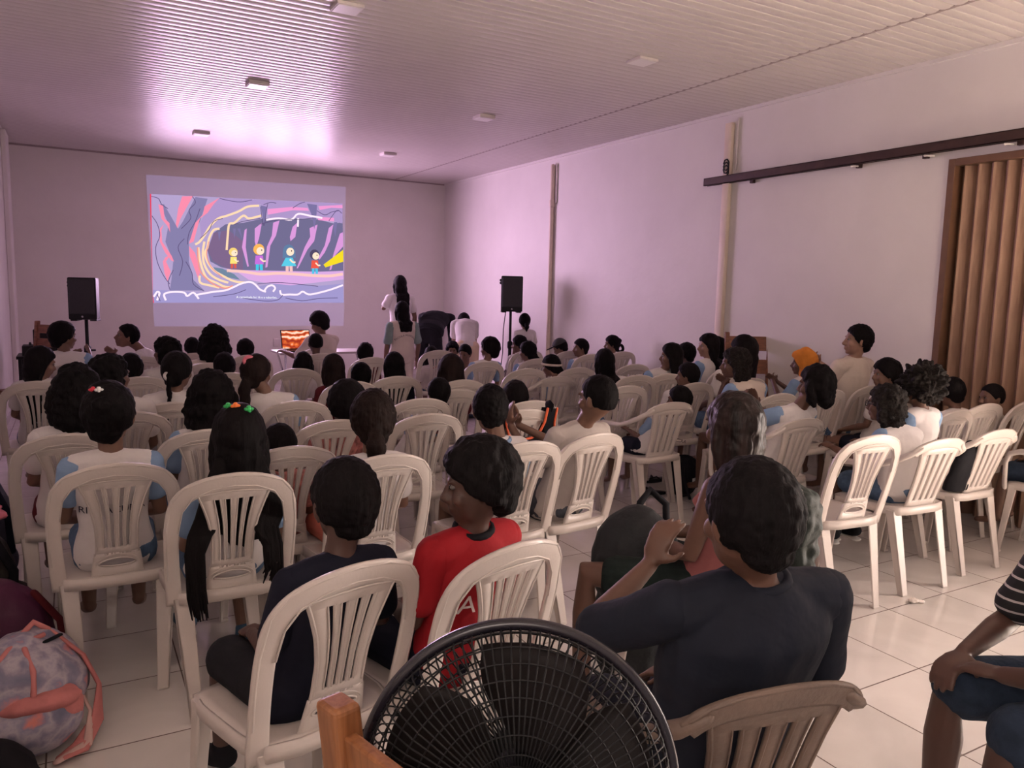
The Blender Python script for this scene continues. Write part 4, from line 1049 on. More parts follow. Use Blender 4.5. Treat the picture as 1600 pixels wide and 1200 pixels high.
# ================================================================== THE CHAIRS
BROWN = place_chair(1.144, 1.175, -12, 'weathered brown plastic armchair under the person in the dark blue shirt', True, M_PLASTB, 'brown plastic chair')
for a in (
    (0.109, 3.244, 0, 'white plastic chair holding the girl with a red clip, RIO on her shirt'),
    (0.451, 2.940, 0, 'white plastic chair with very long black hair hanging down its left side'),
    (0.469, 1.935, 14, 'white plastic chair nearest the wooden post, holding the boy in navy'),
    (0.873, 1.904, 14, 'white plastic chair behind the fan, holding the boy in red'),
    (-0.036, 3.902, 0, 'white plastic chair directly in front of the red-clip girl, far left'),
    (0.489, 3.795, 0, 'white plastic chair just in front of the girl with green and orange clips'),
    (1.047, 4.496, 0, 'white plastic chair with pink patterned clothing seen through its slots'),
    (1.038, 3.829, 4, 'white plastic chair half hidden behind the girl with the low ponytail'),
    (1.542, 3.840, 0, 'empty white plastic chair showing its lens-shaped opening, right of the ponytail girl'),
    (0.997, 3.016, 3, 'brightly lit white plastic chair of the girl with the low ponytail'),
    (1.617, 3.023, 4, 'white plastic chair standing just right of the head of the boy in red'),
    (1.979, 3.063, 8, 'tall white plastic chair of the boy in the grey-white shirt and grey jeans'),
    (2.076, 4.641, 0, 'white plastic chair whose right half shows beside a short-haired boy, mid hall'),
    (1.462, 6.147, 0, 'white plastic chair right of the pink scrunchie girl'),
    (1.597, 5.257, 0, 'white plastic chair half behind a round dark head, left of centre aisle'),
    (1.992, 5.442, 0, 'white plastic chair below the long-haired girl in the middle of the hall'),
    (1.718, 4.353, 0, 'white plastic chair edge peeking left of the short-haired boy in mid hall'),
    (0.375, 5.924, 0, 'white plastic chair beside the girl with the braid, on her left'),
    (0.216, 4.420, 0, 'white plastic chair with its corner showing right of the red-clip girl'),
    (0.436, 4.674, 0, 'white plastic chair under the girl with the long side braid'),
    (-0.206, 5.859, 0, 'white plastic chair against the left wall, holding the dark-haired girl turned right'),
    (-0.046, 6.885, 0, 'white plastic chair under the clapping child nearest the left speaker'),
    (0.516, 7.453, 0, 'white plastic chair in the far left rows, below the boy looking left'),
    (0.917, 6.765, 0, 'white plastic chair behind the big round hairdo before the picture'),
    (3.125, 6.261, 0, 'white plastic chair with many slots under the boy left of the right speaker stand'),
    (3.174, 5.632, 0, 'white plastic chair between the right speaker stand and the headband girl'),
    (3.647, 5.597, 0, 'white plastic chair peeking out behind the headband girl'),
    (3.256, 4.437, 0, 'white plastic chair directly right of the clapping boy with cropped hair'),
    (4.309, 5.687, 0, 'white plastic chair farthest back of the pair right of the long-haired girl'),
    (3.780, 4.962, -3, 'white plastic chair nearer of the pair right of the long-haired girl'),
    (4.063, 4.962, 0, 'white plastic chair below the long-haired girl facing left, right rows'),
    (3.861, 4.420, 0, 'white plastic chair behind the small boy in the armchair, right rows'),
    (4.489, 4.504, 0, 'white plastic chair under the curly girl with clapping hands'),
    (3.983, 3.769, 0, 'white plastic chair seen between raised hands and the bob-haired girl'),
    (4.495, 3.790, 0, 'white plastic chair partly behind the bob-haired girl, right rows'),
    (5.04, 3.86, 0, 'white plastic chair of the short-haired boy beside the right wall'),
    (4.418, 2.863, 0, 'white plastic chair in front of the brown folding door, nearer of two'),
    (4.901, 2.953, -4, 'white plastic chair in front of the brown folding door, farther of two'),
    (3.25, 2.53, -6, 'tall white plastic chair of the curly girl with glasses, armless, right side'),
): place_chair(*a)
for a in (
    (3.402, 5.528, 0, 'white plastic armchair empty beside the headband girl, dark garment near it'),
    (3.310, 4.035, 0, 'white plastic armchair holding the small boy low in his seat'),
    (3.596, 3.248, 0, 'white plastic armchair under the bob-haired girl with raised hands'),
    (3.80, 2.54, -4, 'white plastic armchair of the afro-haired child, dirty foot on the tiles'),
    (4.36, 2.58, -2, 'white plastic armchair with a dark jacket over it, far right'),
    (5.02, 2.30, 8, 'white plastic armchair cut by the right edge of the photo'),
): place_chair(*a, armed=True)

# ================================================================== THE PEOPLE
G = 'seated audience'
clipR = mat('red_clip', (.75, .03, .06), .35, .05); clipG = mat('green_clip', (.03, .42, .10), .35, .05); clipO = mat('orange_clip', (.90, .20, .03), .35, .05); clipW = mat('white_clip', (.8, .78, .75), .3, .03)
M_PATT = mat('rose_patterned_cloth', (.42, .16, .14), .8, .6, 30, .3, 20)
def seat_for(x, y, label, deg=0): place_chair(x, y + .10, deg, label)
def P(x, y, zt, label, **kw):
    kw.setdefault('grp', G); return person(x, y, zt, label, **kw)
# --- front rows
P(1.220, 1.120, 1.171, 'broad person in a dark blue collared shirt raising a hand to the face', scx=.045, hd=-8, yaw=6, hair='short', sk=0, shirt=M_DENIMSHIRT, slen=.85, pants=M_NAVY, plen=.9, det=2, width=1.30, s=.84, collar=M_DENIMSHIRT,
  arms=('chin', 'lap'), J=dict(elbL=(-.24, .06, .78), wriL=(-.060, .12, .895), hdL=(.35, .0, .9), nrmL=(-.8, -.5, .3)), hk=.98, feet=M_BLACKC)
P(0.556, 1.780, 1.097, 'boy in a plain navy t-shirt seated left of the fan', hd=12, yaw=-4, sk=2, shirt=M_NAVY, slen=.75, pants=M_BLACKC, plen=.9, det=2, width=1.10, hk=.95, arms='lap', feet=M_BLACKC)
P(0.923, 1.780, 1.115, 'boy in a red shirt with black collar looking left', hd=12, yaw=52, pit=-6, sk=2, shirt=M_RED, slen=.7, pants=M_NAVY, plen=.9, det=2, collar=M_BLACKC, hk=.95, arms='lap', feet=M_BLACKC, hair='thick',
  extra=E_text([('FA', -.165, .075, 0)], m=M_TEXTR, u0=-.075))
P(1.938, 1.880, 1.179, 'woman with long wet streaked hair in a pink strap top', hd=18, yaw=-14, sk=0, shirt=mat('dusky_pink_cloth', (.30, .10, .10), .85, .12, 10, .4, 20), tank=True, pants=M_GREEN, plen=.75, det=2, hair='longwet', hm=M_HAIRS, hairlen=.34, hk=.98, s=.90, width=.98,
  J=dict(kneeL=(-.26, .30, .50), ankL=(-.28, .30, .09), toeL=(-.32, .43, .05)), arms='lap', feet=M_BLACKC)
P(0.497, 2.820, 1.082, 'girl with very long straight black hair and green and orange clips', hair='long', hspread=.15, hairlen=.32, yaw=-6, sk=1, det=2, sleeve=M_BLUE, s=.78, hk=1.02, pants=M_JEAN, plen=1.2, feet=mat('blue_shoe_cloth', (.03, .09, .16), .7, .2),
  J=dict(ankR=(.11, .22, .08), toeR=(.14, .34, .05)), extra=both(locks, E_clip([((-.035, -.030, .122), clipG), ((-.012, -.045, .124), clipO), ((.030, -.060, .114), clipG)], r=.009)))
P(0.102, 3.140, 1.140, 'girl with gathered hair and a red clip, RIO lettered on her back', hair='bun', yaw=-14, sk=1, det=2, sleeve=M_BLUE, slen=.55, pants=M_JEAN, plen=.8, hk=1.0,
  extra=both(E_clip([((-.032, -.070, .104), clipR), ((-.012, -.076, .104), clipW)], r=.008), E_text([('RIO  ACUMÃ', -.165, .038, 0)], u0=-.005)))
P(1.035, 2.940, 1.094, 'girl with a low loose ponytail, white shirt lit from the right', hair='ponylow', hairlen=.17, hm=M_HAIR2, yaw=-18, sk=1, det=2, sleeve=M_WHITE, pants=mat('coral_cloth', (.62, .17, .12), .8, .1), plen=.9, hk=1.0)
P(1.572, 2.950, 1.095, 'boy with short black hair in white, in front of the boy in red', yaw=-20, sk=1, det=2, sleeve=M_BLUE, collar=M_BLUE, hk=.92, pants=M_NAVY)
P(2.183, 3.000, 1.115, 'boy with cropped hair in a grey-white shirt, hands clapping left', yaw=12, sk=1, det=2, hair='crop', shirt=M_GREYW, arms=('clap', 'clap'), pants=M_GJEAN, plen=1.5, width=1.05, s=.80, hk=.94, hd=10,
  J=dict(wriL=(-.17, .12, .86), wriR=(-.06, .20, .84), hdL=(.05, .3, .9), hdR=(-.1, .3, .9)))
P(3.62, 2.48, 1.07, 'curly-haired girl with glasses in profile, blue sleeves, tall chair', hair='curly', hm=M_HAIRC, hd=8, yaw=22, sk=0, det=2, sleeve=M_BLUE, pants=M_JEAN, plen=.8, arms='fwd', s=.74,
  feet=M_BLACKC, extra=lambda i: glasses(i))
P(3.93, 2.50, 1.145, 'child with a big brown-black afro, logo on the white shirt back', hair='afro', hm=M_HAIRC, hd=4, yaw=15, sk=0, det=2, sleeve=M_BLUE, pants=M_BLACKC, plen=1.2, s=.76, lean=.0, feet=M_BLACKC,
  extra=E_text([('ESCOLA MUNICIPAL', -.12, .024, .09), ('Capanema', -.17, .018, 0)], u0=.03))
P(3.705, 2.980, 1.119, 'bob-haired girl with raised hands, ESCOLA lettered across her back', hair='bob', hd=6, yaw=24, sk=0, det=2, sleeve=M_BLUE, pants=M_JEAN, arms='clap', s=.80, hk=.98,
  J=dict(elbL=(-.14, .12, .74), elbR=(.18, .10, .74), wriL=(.05, .22, .80), wriR=(.14, .20, .81), hdL=(.1, .2, 1), hdR=(-.1, .2, 1)), extra=E_text([('ESCOLA MUNICIPAL', -.065, .034, .14)], u0=.02))
# --- left block
P(0.005, 3.820, 1.142, 'girl with bulky dark wavy hair directly ahead of the red-clip girl', hair='curly', hm=M_HAIR, sk=1, hk=1.02, pants=M_MAROON, sleeve=M_WHITE)
P(0.538, 3.700, 1.113, 'girl with a wide mass of black hair, blue sleeve to the left', hair='curly', hm=M_HAIR, yaw=-8, sk=1, sleeve=M_BLUE, hk=1.02)
P(0.493, 4.600, 1.126, 'girl with pulled-back hair and a thin braid down her left', hair='braid', hairlen=.34, yaw=-35, sk=1, extra=E_tie(M_WHITE, (0, -.10, -.02), .022))
P(0.894, 4.500, 1.112, 'girl with a pink scrunchie, face turned right, blue sleeve', hair='ponylow', hairlen=.22, hm=M_HAIR2, yaw=-48, sk=1, sleeve=M_BLUE, extra=E_tie(M_PINK, (0, -.070, .085), .026, 'scrunchie'))
P(0.166, 4.550, 1.123, 'girl with wide dark hair turned right, behind the red-clip girl', hair='curly', hm=M_HAIR, yaw=-60, sk=1)
P(-0.186, 5.750, 1.080, 'girl by the left wall turned right, long dark hair behind her', hair='long', hairlen=.38, yaw=-72, pit=-12, sk=1)
P(-0.067, 6.800, 1.186, 'clapping child beside the left speaker, facing right', yaw=-62, hd=-20, sk=1, sleeve=M_BLUE, arms='clap', hair='thick', J=dict(wriL=(.02, .30, .88), wriR=(.16, .32, .90)))
P(0.405, 7.400, 1.142, 'boy looking left with raised clapping hands, before the picture wall', hd=70, yaw=28, pit=12, sk=1, sleeve=M_WHITE, arms='clap')
P(0.338, 5.870, 1.011, 'small dark round head behind the wide-haired girl, left rows', hair='thick', sk=1, det=1)
P(0.573, 5.950, 1.122, 'child in profile looking left with dark hair and pale scarf', hair='curly', yaw=55, sk=1, extra=E_tie(mat('pale_scarf', (.55, .42, .45), .9, .2), (.03, -.06, -.075), .05, 'scarf'))
P(0.947, 7.600, 1.009, 'small round head just left of the big hairdo below the picture', sk=2, det=1)
P(0.995, 6.650, 1.172, 'person with a big smooth round hairdo right below the picture', hair='curly', hm=M_HAIR, hk=1.10, sk=1, shirt=M_CREAM)
P(1.358, 7.300, 1.007, 'round dark head right of the big hairdo, pale shirt', hair='thick', sk=1, shirt=M_CREAM)
P(0.948, 5.900, 1.001, 'low round head directly below the big hairdo', hair='thick', sk=2)
P(1.548, 6.000, 0.991, 'smooth dark head just below the laptop', hair='bob', sk=1)
P(1.561, 5.250, 1.037, 'girl with straight dark hair beside the smooth head below the laptop', hair='long', hm=M_HAIR2, hairlen=.22, sk=1, shirt=M_MAROON)
P(2.319, 6.800, 0.994, 'short-haired child below the man at the laptop', hair='thick', yaw=-20, sk=1, shirt=M_MAROON)
P(1.741, 5.200, 0.975, 'round head right of the straight-haired girl, mid hall', hair='thick', sk=2, shirt=M_NAVY)
P(2.000, 7.300, 1.061, 'close-cropped child in a pale collared shirt beside the laptop glow', hair='crop', sk=2, shirt=M_CREAM, collar=M_CREAM)
P(2.044, 5.350, 1.034, 'girl with smooth shoulder-length dark hair in the centre of the hall', hair='long', hairlen=.2, sk=1, shirt=M_NAVY)
P(1.167, 3.700, 1.040, 'child with a large round head ahead of the ponytail girl', hair='thick', sk=2, hk=1.0, shirt=M_PATT)
P(1.932, 4.300, 0.967, 'boy with short hair and broad neck in the centre of the hall', hair='short', sk=1, sleeve=M_BLUE)
P(0.726, 3.200, 0.938, 'child in a rose patterned top mostly hidden by long black hair', hair='short', sk=0, shirt=M_PATT, s=.6, pit=-25)
# --- centre and front of hall
P(2.339, 5.000, 1.038, 'girl with long brown-black hair, widest in the centre rows', hair='long', hm=M_HAIR2, hairlen=.36, hk=1.02, sk=1, shirt=M_MAROON)
P(3.234, 7.400, 0.907, 'child in a grey top with red straps left of the two low faces', hair='bob', sk=1, shirt=M_GREYW, s=.62, collar=M_RED)
P(4.039, 8.600, 0.862, 'child low by the far corner facing the hall, left of two faces', hd=165, yaw=-10, mode='floor', s=.78, sk=1, hair='thick', shirt=M_BLACKC, det=1)
P(3.993, 8.150, 0.863, 'child low by the far corner looking left, white and blue shirt', hd=120, yaw=10, pit=-14, mode='floor', s=.78, sk=1, hair='short', sleeve=M_BLUE, det=1)
P(3.287, 6.200, 1.076, 'boy with thick black hair left of the right speaker stand', hair='thick', hd=0, yaw=34, sk=1, sleeve=M_BLUE)
P(4.175, 7.200, 1.025, 'girl in profile just right of the right speaker stand', hair='ponylow', hairlen=.12, yaw=46, sk=0)
P(3.745, 6.300, 1.029, 'girl with a thick low ponytail right of the right speaker stand', hair='ponylow', hairlen=.2, yaw=28, sk=1, sleeve=M_BLUE)
P(4.569, 7.000, 1.000, 'child with a dark cap and bowed head by the cream drain pipe', hair='short', yaw=40, pit=-28, sk=1, extra=lambda i: cap(i))
P(4.560, 6.600, 1.026, 'boy looking left with a clear profile, right of the capped child', yaw=74, sk=1, sleeve=M_BLUE, hair='short', roll=4)
P(3.537, 5.550, 0.968, 'girl with a pale headband and bowed head, blue sleeve', hair='ponylow', hairlen=.14, yaw=25, pit=-10, sk=1, sleeve=M_BLUE, s=.62, extra=E_band(M_CREAM, .0, 1.04))
P(5.109, 6.800, 1.042, 'girl looking left with a low bun, farthest right of the centre rows', hair='bun', yaw=64, sk=1, extra=E_tie(M_HAIR, (.0, -.11, -.05), .04, 'low_bun'))
P(3.612, 4.900, 1.065, 'girl with long straight black hair behind the clapping boy', hair='long', hairlen=.40, sk=1, sleeve=M_BLUE, s=.74)
P(2.267, 3.950, 0.967, 'child whose round dark head shows behind the short-haired boy in white', hair='thick', sk=2, shirt=M_BLACKC, s=.64)
P(3.371, 3.750, 0.923, 'small boy sunk low in the armchair, ESCOLA on his shirt', hd=4, yaw=30, sk=1, s=.62, sleeve=M_BLUE, pants=M_NAVY, arms='fwd', extra=E_text([('ESCOLA', -.13, .03, .12)], u0=.03))
P(4.336, 4.950, 1.098, 'girl with long dark hair and blue sleeves, face turned left', hair='long', hairlen=.22, yaw=48, sk=1, sleeve=M_BLUE)
P(5.088, 5.600, 1.042, 'dark round head just behind the long-haired girl, near the wall', hair='thick', yaw=20, sk=2, det=1)
P(4.072, 4.450, 0.990, 'boy with a short round haircut facing left, mid right rows', yaw=38, sk=1, hair='short')
P(4.375, 5.400, 0.838, 'top of a dark head barely above the far chair of the pair', hair='short', sk=1, s=.58)
P(4.841, 5.050, 1.168, 'girl in clean left profile with long black hair, blue and white', hair='long', hairlen=.24, hd=10, yaw=58, sk=3, sleeve=M_BLUE)
P(5.12, 5.24, 1.125, 'girl behind the clean profile, below the wide cable duct', hair='long', hairlen=.22, yaw=46, sk=1)
P(4.642, 4.450, 1.190, 'girl with long shiny black hair and white hair clips by the wall', hair='long', hairlen=.34, hk=1.03, yaw=20, sk=1, extra=E_clip([((.065, -.06, -.035), clipW), ((.090, -.04, -.03), clipW)], r=.012))
P(4.149, 4.050, 1.131, 'girl with frizzy hair and hands held out, bag strap on her back', hair='curly', hm=M_HAIRC, yaw=52, sk=0, sleeve=M_BLUE, shirt=M_CREAM, arms='clap', extra=lambda i: strap(i))
P(4.931, 4.100, 1.100, 'child with an orange cloth draped over the head', hair='none', yaw=30, hd=10, sk=0, sleeve=M_BLUE, arms='clap', extra=lambda i: hood(i, M_ORANGE))
P(4.86, 3.58, 1.32, 'man in a cream t-shirt in left profile against the right wall', hd=14, yaw=52, pit=4, sk=3, shirt=M_CREAM, hair='short', hk=.98, s=.92, arms='clap', det=2)
P(4.80, 3.30, 1.10, 'boy with a neat bowl haircut in left profile, below the man in cream', hd=6, yaw=52, sk=1, hair='thick', pants=M_NAVY)
P(4.733, 2.800, 1.033, 'short-haired child facing right before the brown folding door', hd=-10, yaw=-12, pit=-10, sk=1, hair='short')
P(5.213, 2.820, 0.976, 'child with cropped hair looking left before the brown folding door', hd=8, yaw=58, sk=1, hair='crop', shirt=M_CREAM, s=.62)
P(4.98, 2.20, 1.08, 'child at the right edge in a patterned top, mostly cut off', hd=0, yaw=0, sk=0, hair='curly', shirt=mat('brown_patterned_cloth', (.22, .13, .10), .8, .7, 40), pants=M_DJEAN, plen=.9, s=.70)
# --- adults and children standing at the front
person(2.386, 8.550, 1.219, 'man in a pale shirt leaning over the laptop', hd=28, yaw=14, pit=-18, sk=1, shirt=M_CREAM, slen=.9, hair='thick', lean=.10, s=.95, width=1.15, hk=1.02, arms='fwd', pants=M_DJEAN, plen=1.7, feet=M_BLACKC)
person(3.976, 10.200, 1.667, 'standing woman with long dark hair at the picture wall, arm bent', mode='stand', hd=0, hair='long', hairlen=.42, hk=1.0, sk=1, shirt=M_WHITE, pants=M_DJEAN, plen=1.9, arms=('hip', 'down'), J=dict(elbL=(-.24, .02, 1.20), wriL=(-.12, .16, 1.30), hdL=(.6, .3, .5)), feet=M_BLACKC)
person(3.378, 8.600, 1.344, 'standing girl in a cream printed t-shirt walking up the centre', mode='stand', hd=6, hair='long', hairlen=.20, sk=1, shirt=M_CREAM, sleeve=mat('grey_green_cloth', (.20, .27, .26), .8, .1), slen=.8, pants=M_CREAM, plen=1.9, s=.86, width=1.12, arms='down', feet=M_BLACKC,
       extra=E_text([('ESCOLA MUNICIPAL', -.12, .03, .16)]))
person(4.36, 9.95, 1.1, 'person in black clothes bending down at the far wall', mode='bend', hd=-40, hair='none', s=1.06, sk=1, shirt=M_BLACKC, slen=1.9, pants=M_BLACKC, plen=1.9, arms='hang', feet=M_BLACKC, width=1.2)
person(4.38, 8.95, 1.1, 'person bending over in a white shirt and beige shorts', mode='bend', hd=-22, hair='short', width=.85, s=.92, sk=3, shirt=M_WHITE, pants=M_BEIGE, plen=.75, arms='hang', feet=M_BLACKC, J=dict(SC=(0, .10, 1.05), HC=(0, .26, 1.08)))
person(5.113, 8.700, 1.208, 'small standing child in a white school shirt by the right speaker', mode='stand', hd=0, yaw=-14, hair='ponylow', hairlen=.10, sk=1, s=.70, arms='down', pants=M_NAVY, plen=.5, feet=M_BLACKC, extra=E_text([('ESCOLA', -.10, .03, 0)]))
# --- the striped figure at the right edge
person(2.27, .82, 1.25, 'person in a black and white striped top and jeans, cut by the right edge', hd=58, sk=2, shirt=M_STRIPE, slen=.85, pants=M_DJEAN, plen=.95, s=.98, det=2, width=1.05, arms='lap', hair='short', feet=M_BLACKC, grp=G,
       J=dict(root=(2.34, .77), SC=(.05, .14, .88), HC=(.11, .10, 1.075), kneeL=(-.13, .46, .47), kneeR=(.12, .47, .47), ankL=(-.13, .47, .08), ankR=(.12, .48, .08), toeL=(-.14, .62, .04), toeR=(.14, .63, .04), elbL=(-.24, .32, .66), wriL=(-.02, .42, .58), hdL=(.6, .4, -.1), elbR=(.24, .26, .62), wriR=(.12, .44, .57)))

# seats for the people whose own chair is hidden behind others
def _auto_seats():
    people = [o for o in bpy.data.objects if o.name.split('.')[0] == 'person' and o.get('category') == 'person' and o.get('group') == G]
    chairs = [o for o in bpy.data.objects if o.get('category') == 'chair']
    used = set()
    for p in people:
        if 'low by the far corner' in p['label']: continue
        if any(math.hypot(c[0] - p.location.x, c[1] - p.location.y) < .30 for c in SEATS): continue
        w = p['label'].replace(',', '').split()
        place_chair(p.location.x, p.location.y, math.degrees(p.rotation_euler.z) if abs(p.rotation_euler.z) < .6 else 0, 'white plastic chair hidden under the ' + ' '.join(w[:10]))
_auto_seats()
place_chair(2.145, 7.999, 0, 'white plastic chair under the man leaning over the laptop')

# ================================================================== SPEAKERS AND FRONT EQUIPMENT
def speaker(x, y, z0, h, w, d, rz, lab, lab2):
    st = thing('speaker_stand', lab2, 'speaker stand', (x, y, 0), rz)
    obj('pole', MB().tube([(0, 0, .25), (0, 0, .7), (0, 0, z0 + .04)], .017, 12), M_BLACKP, st)
    obj('lower_tube', MB().tube([(0, 0, .12), (0, 0, .5), (0, 0, .80)], .023, 12), M_BLACKP, st)
    obj('collar', MB().tube([(0, 0, .76), (0, 0, .82)], .034, 12).tube([(.02, 0, .79), (.07, 0, .79)], .010, 8), M_BLACKP, st)
    for k in range(3):
        a = k * 2 * PI / 3 + .5; c, s_ = math.cos(a), math.sin(a)
        obj('leg', MB().tube([(.02 * c, .02 * s_, .50), (.22 * c, .22 * s_, .24), (.42 * c, .42 * s_, .014)], .012, 8), M_BLACKP, st)
        obj('brace', MB().tube([(.02 * c, .02 * s_, .16), (.12 * c, .12 * s_, .18), (.245 * c, .245 * s_, .225)], .008, 8), M_BLACKP, st)
    sp = thing('loudspeaker', lab, 'loudspeaker', (x, y, z0), rz)
    cab = MB().hexa([(-w / 2, -d / 2, 0), (w / 2, -d / 2, 0), (w * .38, d / 2, 0), (-w * .38, d / 2, 0)], [(-w / 2, -d / 2, h), (w / 2, -d / 2, h), (w * .38, d / 2, h), (-w * .38, d / 2, h)])
    obj('cabinet', bev(cab, .014, 3), M_BLACKP, sp, False)
    obj('grille', bev(MB().box(-w * .44, w * .44, -d / 2 - .012, -d / 2 + .004, .055, h - .02), .01, 3), M_DKGREY, sp, False)
    obj('badge', MB().tube([(0, -d / 2 - .010, .032), (0, -d / 2 - .002, .032)], .012, 14), M_CHROME, sp)
    for sg in (-1, 1): obj('foot', bev(MB().box(sg * w * .34 - .03, sg * w * .34 + .03, -d * .4, d * .3, -.014, .004), .004), M_BLACKP, sp, False)
    hb = MB()
    for zz in (.80, .88): hb.tube([(-w / 2 - .002, -d * .25, h * zz), (-w / 2 + .02, -d * .25, h * zz)], .018, 14)
    obj('side_knob', hb, mat('knob_black', (.003, .003, .003), .5, .1), sp)
speaker(.125, 9.0, 1.105, .42, .26, .27, math.radians(-14), 'black loudspeaker on the left stand, nearer the left wall', 'black tripod stand carrying the left loudspeaker')
speaker(4.93, 8.75, 1.225, .45, .28, .27, math.radians(-24), 'black loudspeaker on the right stand against the bright pink wall', 'black tripod stand carrying the right loudspeaker')
t = obj('speaker_cable', MB().tube([(4.84, 8.72, 1.22), (4.80, 8.70, 1.0), (4.81, 8.72, .7), (4.77, 8.74, .3), (4.86, 8.8, .012), (5.2, 9.0, .012)], .006, 8), M_BLACKP); tag(t, 'black cable hanging from the right loudspeaker', 'cable')
tb = thing('folding_table', 'small white folding table under the laptop', 'table', (2.40, 9.22, 0))
obj('tabletop', bev(MB().box(-.35, .75, -.25, .25, .70, .725), .006), mat('pale_laminate', (.40, .36, .34), .4, .05), tb, False)
for sx in (-.28, .68):
    obj('leg', MB().tube([(sx, -.2, .70), (sx + .05, 0, .35), (sx + .10, .2, .012)], .012, 8), M_CHROME, tb); obj('leg', MB().tube([(sx, .2, .70), (sx + .05, 0, .35), (sx + .10, -.2, .012)], .012, 8), M_CHROME, tb)
lp = thing('laptop', 'laptop showing the cave cartoon in orange light', 'laptop', (2.33, 9.15, .725), math.radians(8))
obj('keyboard_base', bev(MB().box(-.18, .18, -.12, .12, 0, .018), .004), M_BLACKP, lp, False)
Ms = Matrix.Translation((0, .12, .015)) @ Matrix.Rotation(math.radians(-12), 4, 'X')
obj('lid', bev(MB().box(-.18, .18, 0, .010, 0, .235, Ms), .003), M_BLACKP, lp, False)
def lap_screen():
    m = bpy.data.materials.new('laptop_picture'); m.use_nodes = True; nt = m.node_tree; nt.nodes.remove(nt.nodes['Principled BSDF']); N = nt.nodes.new; L = nt.links
    tc = N('ShaderNodeTexCoord'); wv = N('ShaderNodeTexWave'); wv.wave_type = 'RINGS'; wv.inputs['Scale'].default_value = 9; wv.inputs['Distortion'].default_value = 5
    mp = N('ShaderNodeMapping'); mp.inputs['Location'].default_value = (.02, 0, -.12); L.new(tc.outputs['Object'], mp.inputs[0]); L.new(mp.outputs[0], wv.inputs['Vector'])
    r = N('ShaderNodeValToRGB'); r.color_ramp.elements[0].color = (.35, .03, .015, 1); r.color_ramp.elements[1].color = (1, .75, .6, 1); e = r.color_ramp.elements.new(.5); e.color = (.9, .18, .04, 1)
    L.new(wv.outputs[0], r.inputs[0]); em = N('ShaderNodeEmission'); em.inputs[1].default_value = 1.0; L.new(r.outputs[0], em.inputs[0]); L.new(em.outputs[0], nt.nodes['Material Output'].inputs[0]); return m
obj('screen', MB().box(-.170, .170, -.0012, -.0004, .012, .225, Ms), lap_screen(), lp, False)
eq = thing('equipment_table', 'dark low table with audio gear beside the left speaker', 'table', (-.28, 9.3, 0))
obj('tabletop', bev(MB().box(-.22, .24, -.22, .22, .70, .73), .004), M_BLACKP, eq, False)
for sx in (-.19, .21):
    for sy in (-.19, .19): obj('leg', MB().box(sx - .015, sx + .015, sy - .015, sy + .015, 0, .70), M_BLACKP, eq, False)
mxr = thing('audio_mixer', 'black audio mixer on the dark table by the left speaker', 'audio mixer', (-.28, 9.25, .73))
obj('case', bev(MB().box(-.17, .20, -.12, .12, 0, .10), .006), M_BLACKP, mxr, False); obj('knob', MB().tube([(-.10, -.05, .10), (-.10, -.05, .125)], .012, 10).tube([(0, -.05, .10), (0, -.05, .125)], .012, 10).tube([(.10, -.05, .10), (.10, -.05, .125)], .012, 10), M_DKGREY, mxr)
t = obj('amplifier', bev(MB().box(-.36, -.12, 9.38, 9.50, .73, .98), .008), M_BLACKP, None, False); tag(t, 'black amplifier box behind the audio mixer by the left wall', 'amplifier')

# ================================================================== WOODEN CHAIRS
def wood_chair(label, x, y, deg, m, top=1.05, w=.42, slats=3, post=.040, seat_h=.45, depth=.40):
    r = thing('wooden_chair', label, 'chair', (x, y, 0), math.radians(deg))
    for sg in (-1, 1):
        q = MB().box(sg * w / 2 - post / 2, sg * w / 2 + post / 2, -depth / 2 - .02, -depth / 2 + .02, 0, seat_h)
        q.hexa([(sg * w / 2 - post / 2, -depth / 2 - .02, seat_h), (sg * w / 2 + post / 2, -depth / 2 - .02, seat_h), (sg * w / 2 + post / 2, -depth / 2 + .025, seat_h), (sg * w / 2 - post / 2, -depth / 2 + .025, seat_h)],
               [(sg * w / 2 - post / 2, -depth / 2 - .08, top), (sg * w / 2 + post / 2, -depth / 2 - .08, top), (sg * w / 2 + post / 2, -depth / 2 - .04, top), (sg * w / 2 - post / 2, -depth / 2 - .04, top)])
        obj('back_post', bev(q, .008, 3), m, r, False)
        obj('leg', bev(MB().box(sg * w / 2 - post / 2, sg * w / 2 + post / 2, depth / 2 - .04, depth / 2, 0, seat_h - .03), .005), m, r, False)
        obj('side_rail', bev(MB().box(sg * w / 2 - .011, sg * w / 2 + .011, -depth / 2, depth / 2 - .03, seat_h - .09, seat_h - .03), .004), m, r, False)
    hs = (top - seat_h - .1) / slats
    for i in range(slats):
        z0 = top - .035 - i * hs - hs * .62; z1 = top - .035 - i * hs
        yy = lambda z: -depth / 2 - .06 * (z - seat_h) / (top - seat_h)
        q = MB().hexa([(-w / 2, yy(z0) - .009, z0), (w / 2, yy(z0) - .009, z0), (w / 2, yy(z0) + .009, z0), (-w / 2, yy(z0) + .009, z0)], [(-w / 2, yy(z1) - .009, z1), (w / 2, yy(z1) - .009, z1), (w / 2, yy(z1) + .009, z1), (-w / 2, yy(z1) + .009, z1)])
        obj('back_slat', bev(q, .004, 2), m, r, False)
    obj('seat', bev(MB().box(-w / 2 - .01, w / 2 + .01, -depth / 2 - .01, depth / 2 + .01, seat_h - .03, seat_h), .008, 2), m, r, False)
    return r
wood_chair('empty wooden ladder-back chair standing against the right wall', 5.17, 4.80, 152, M_WOODR, 1.17, .38, 3)
wood_chair('wooden ladder-back chair in the far left corner by the audio gear', -.40, 8.7, 128, M_WOODR, 1.09, .34, 4)
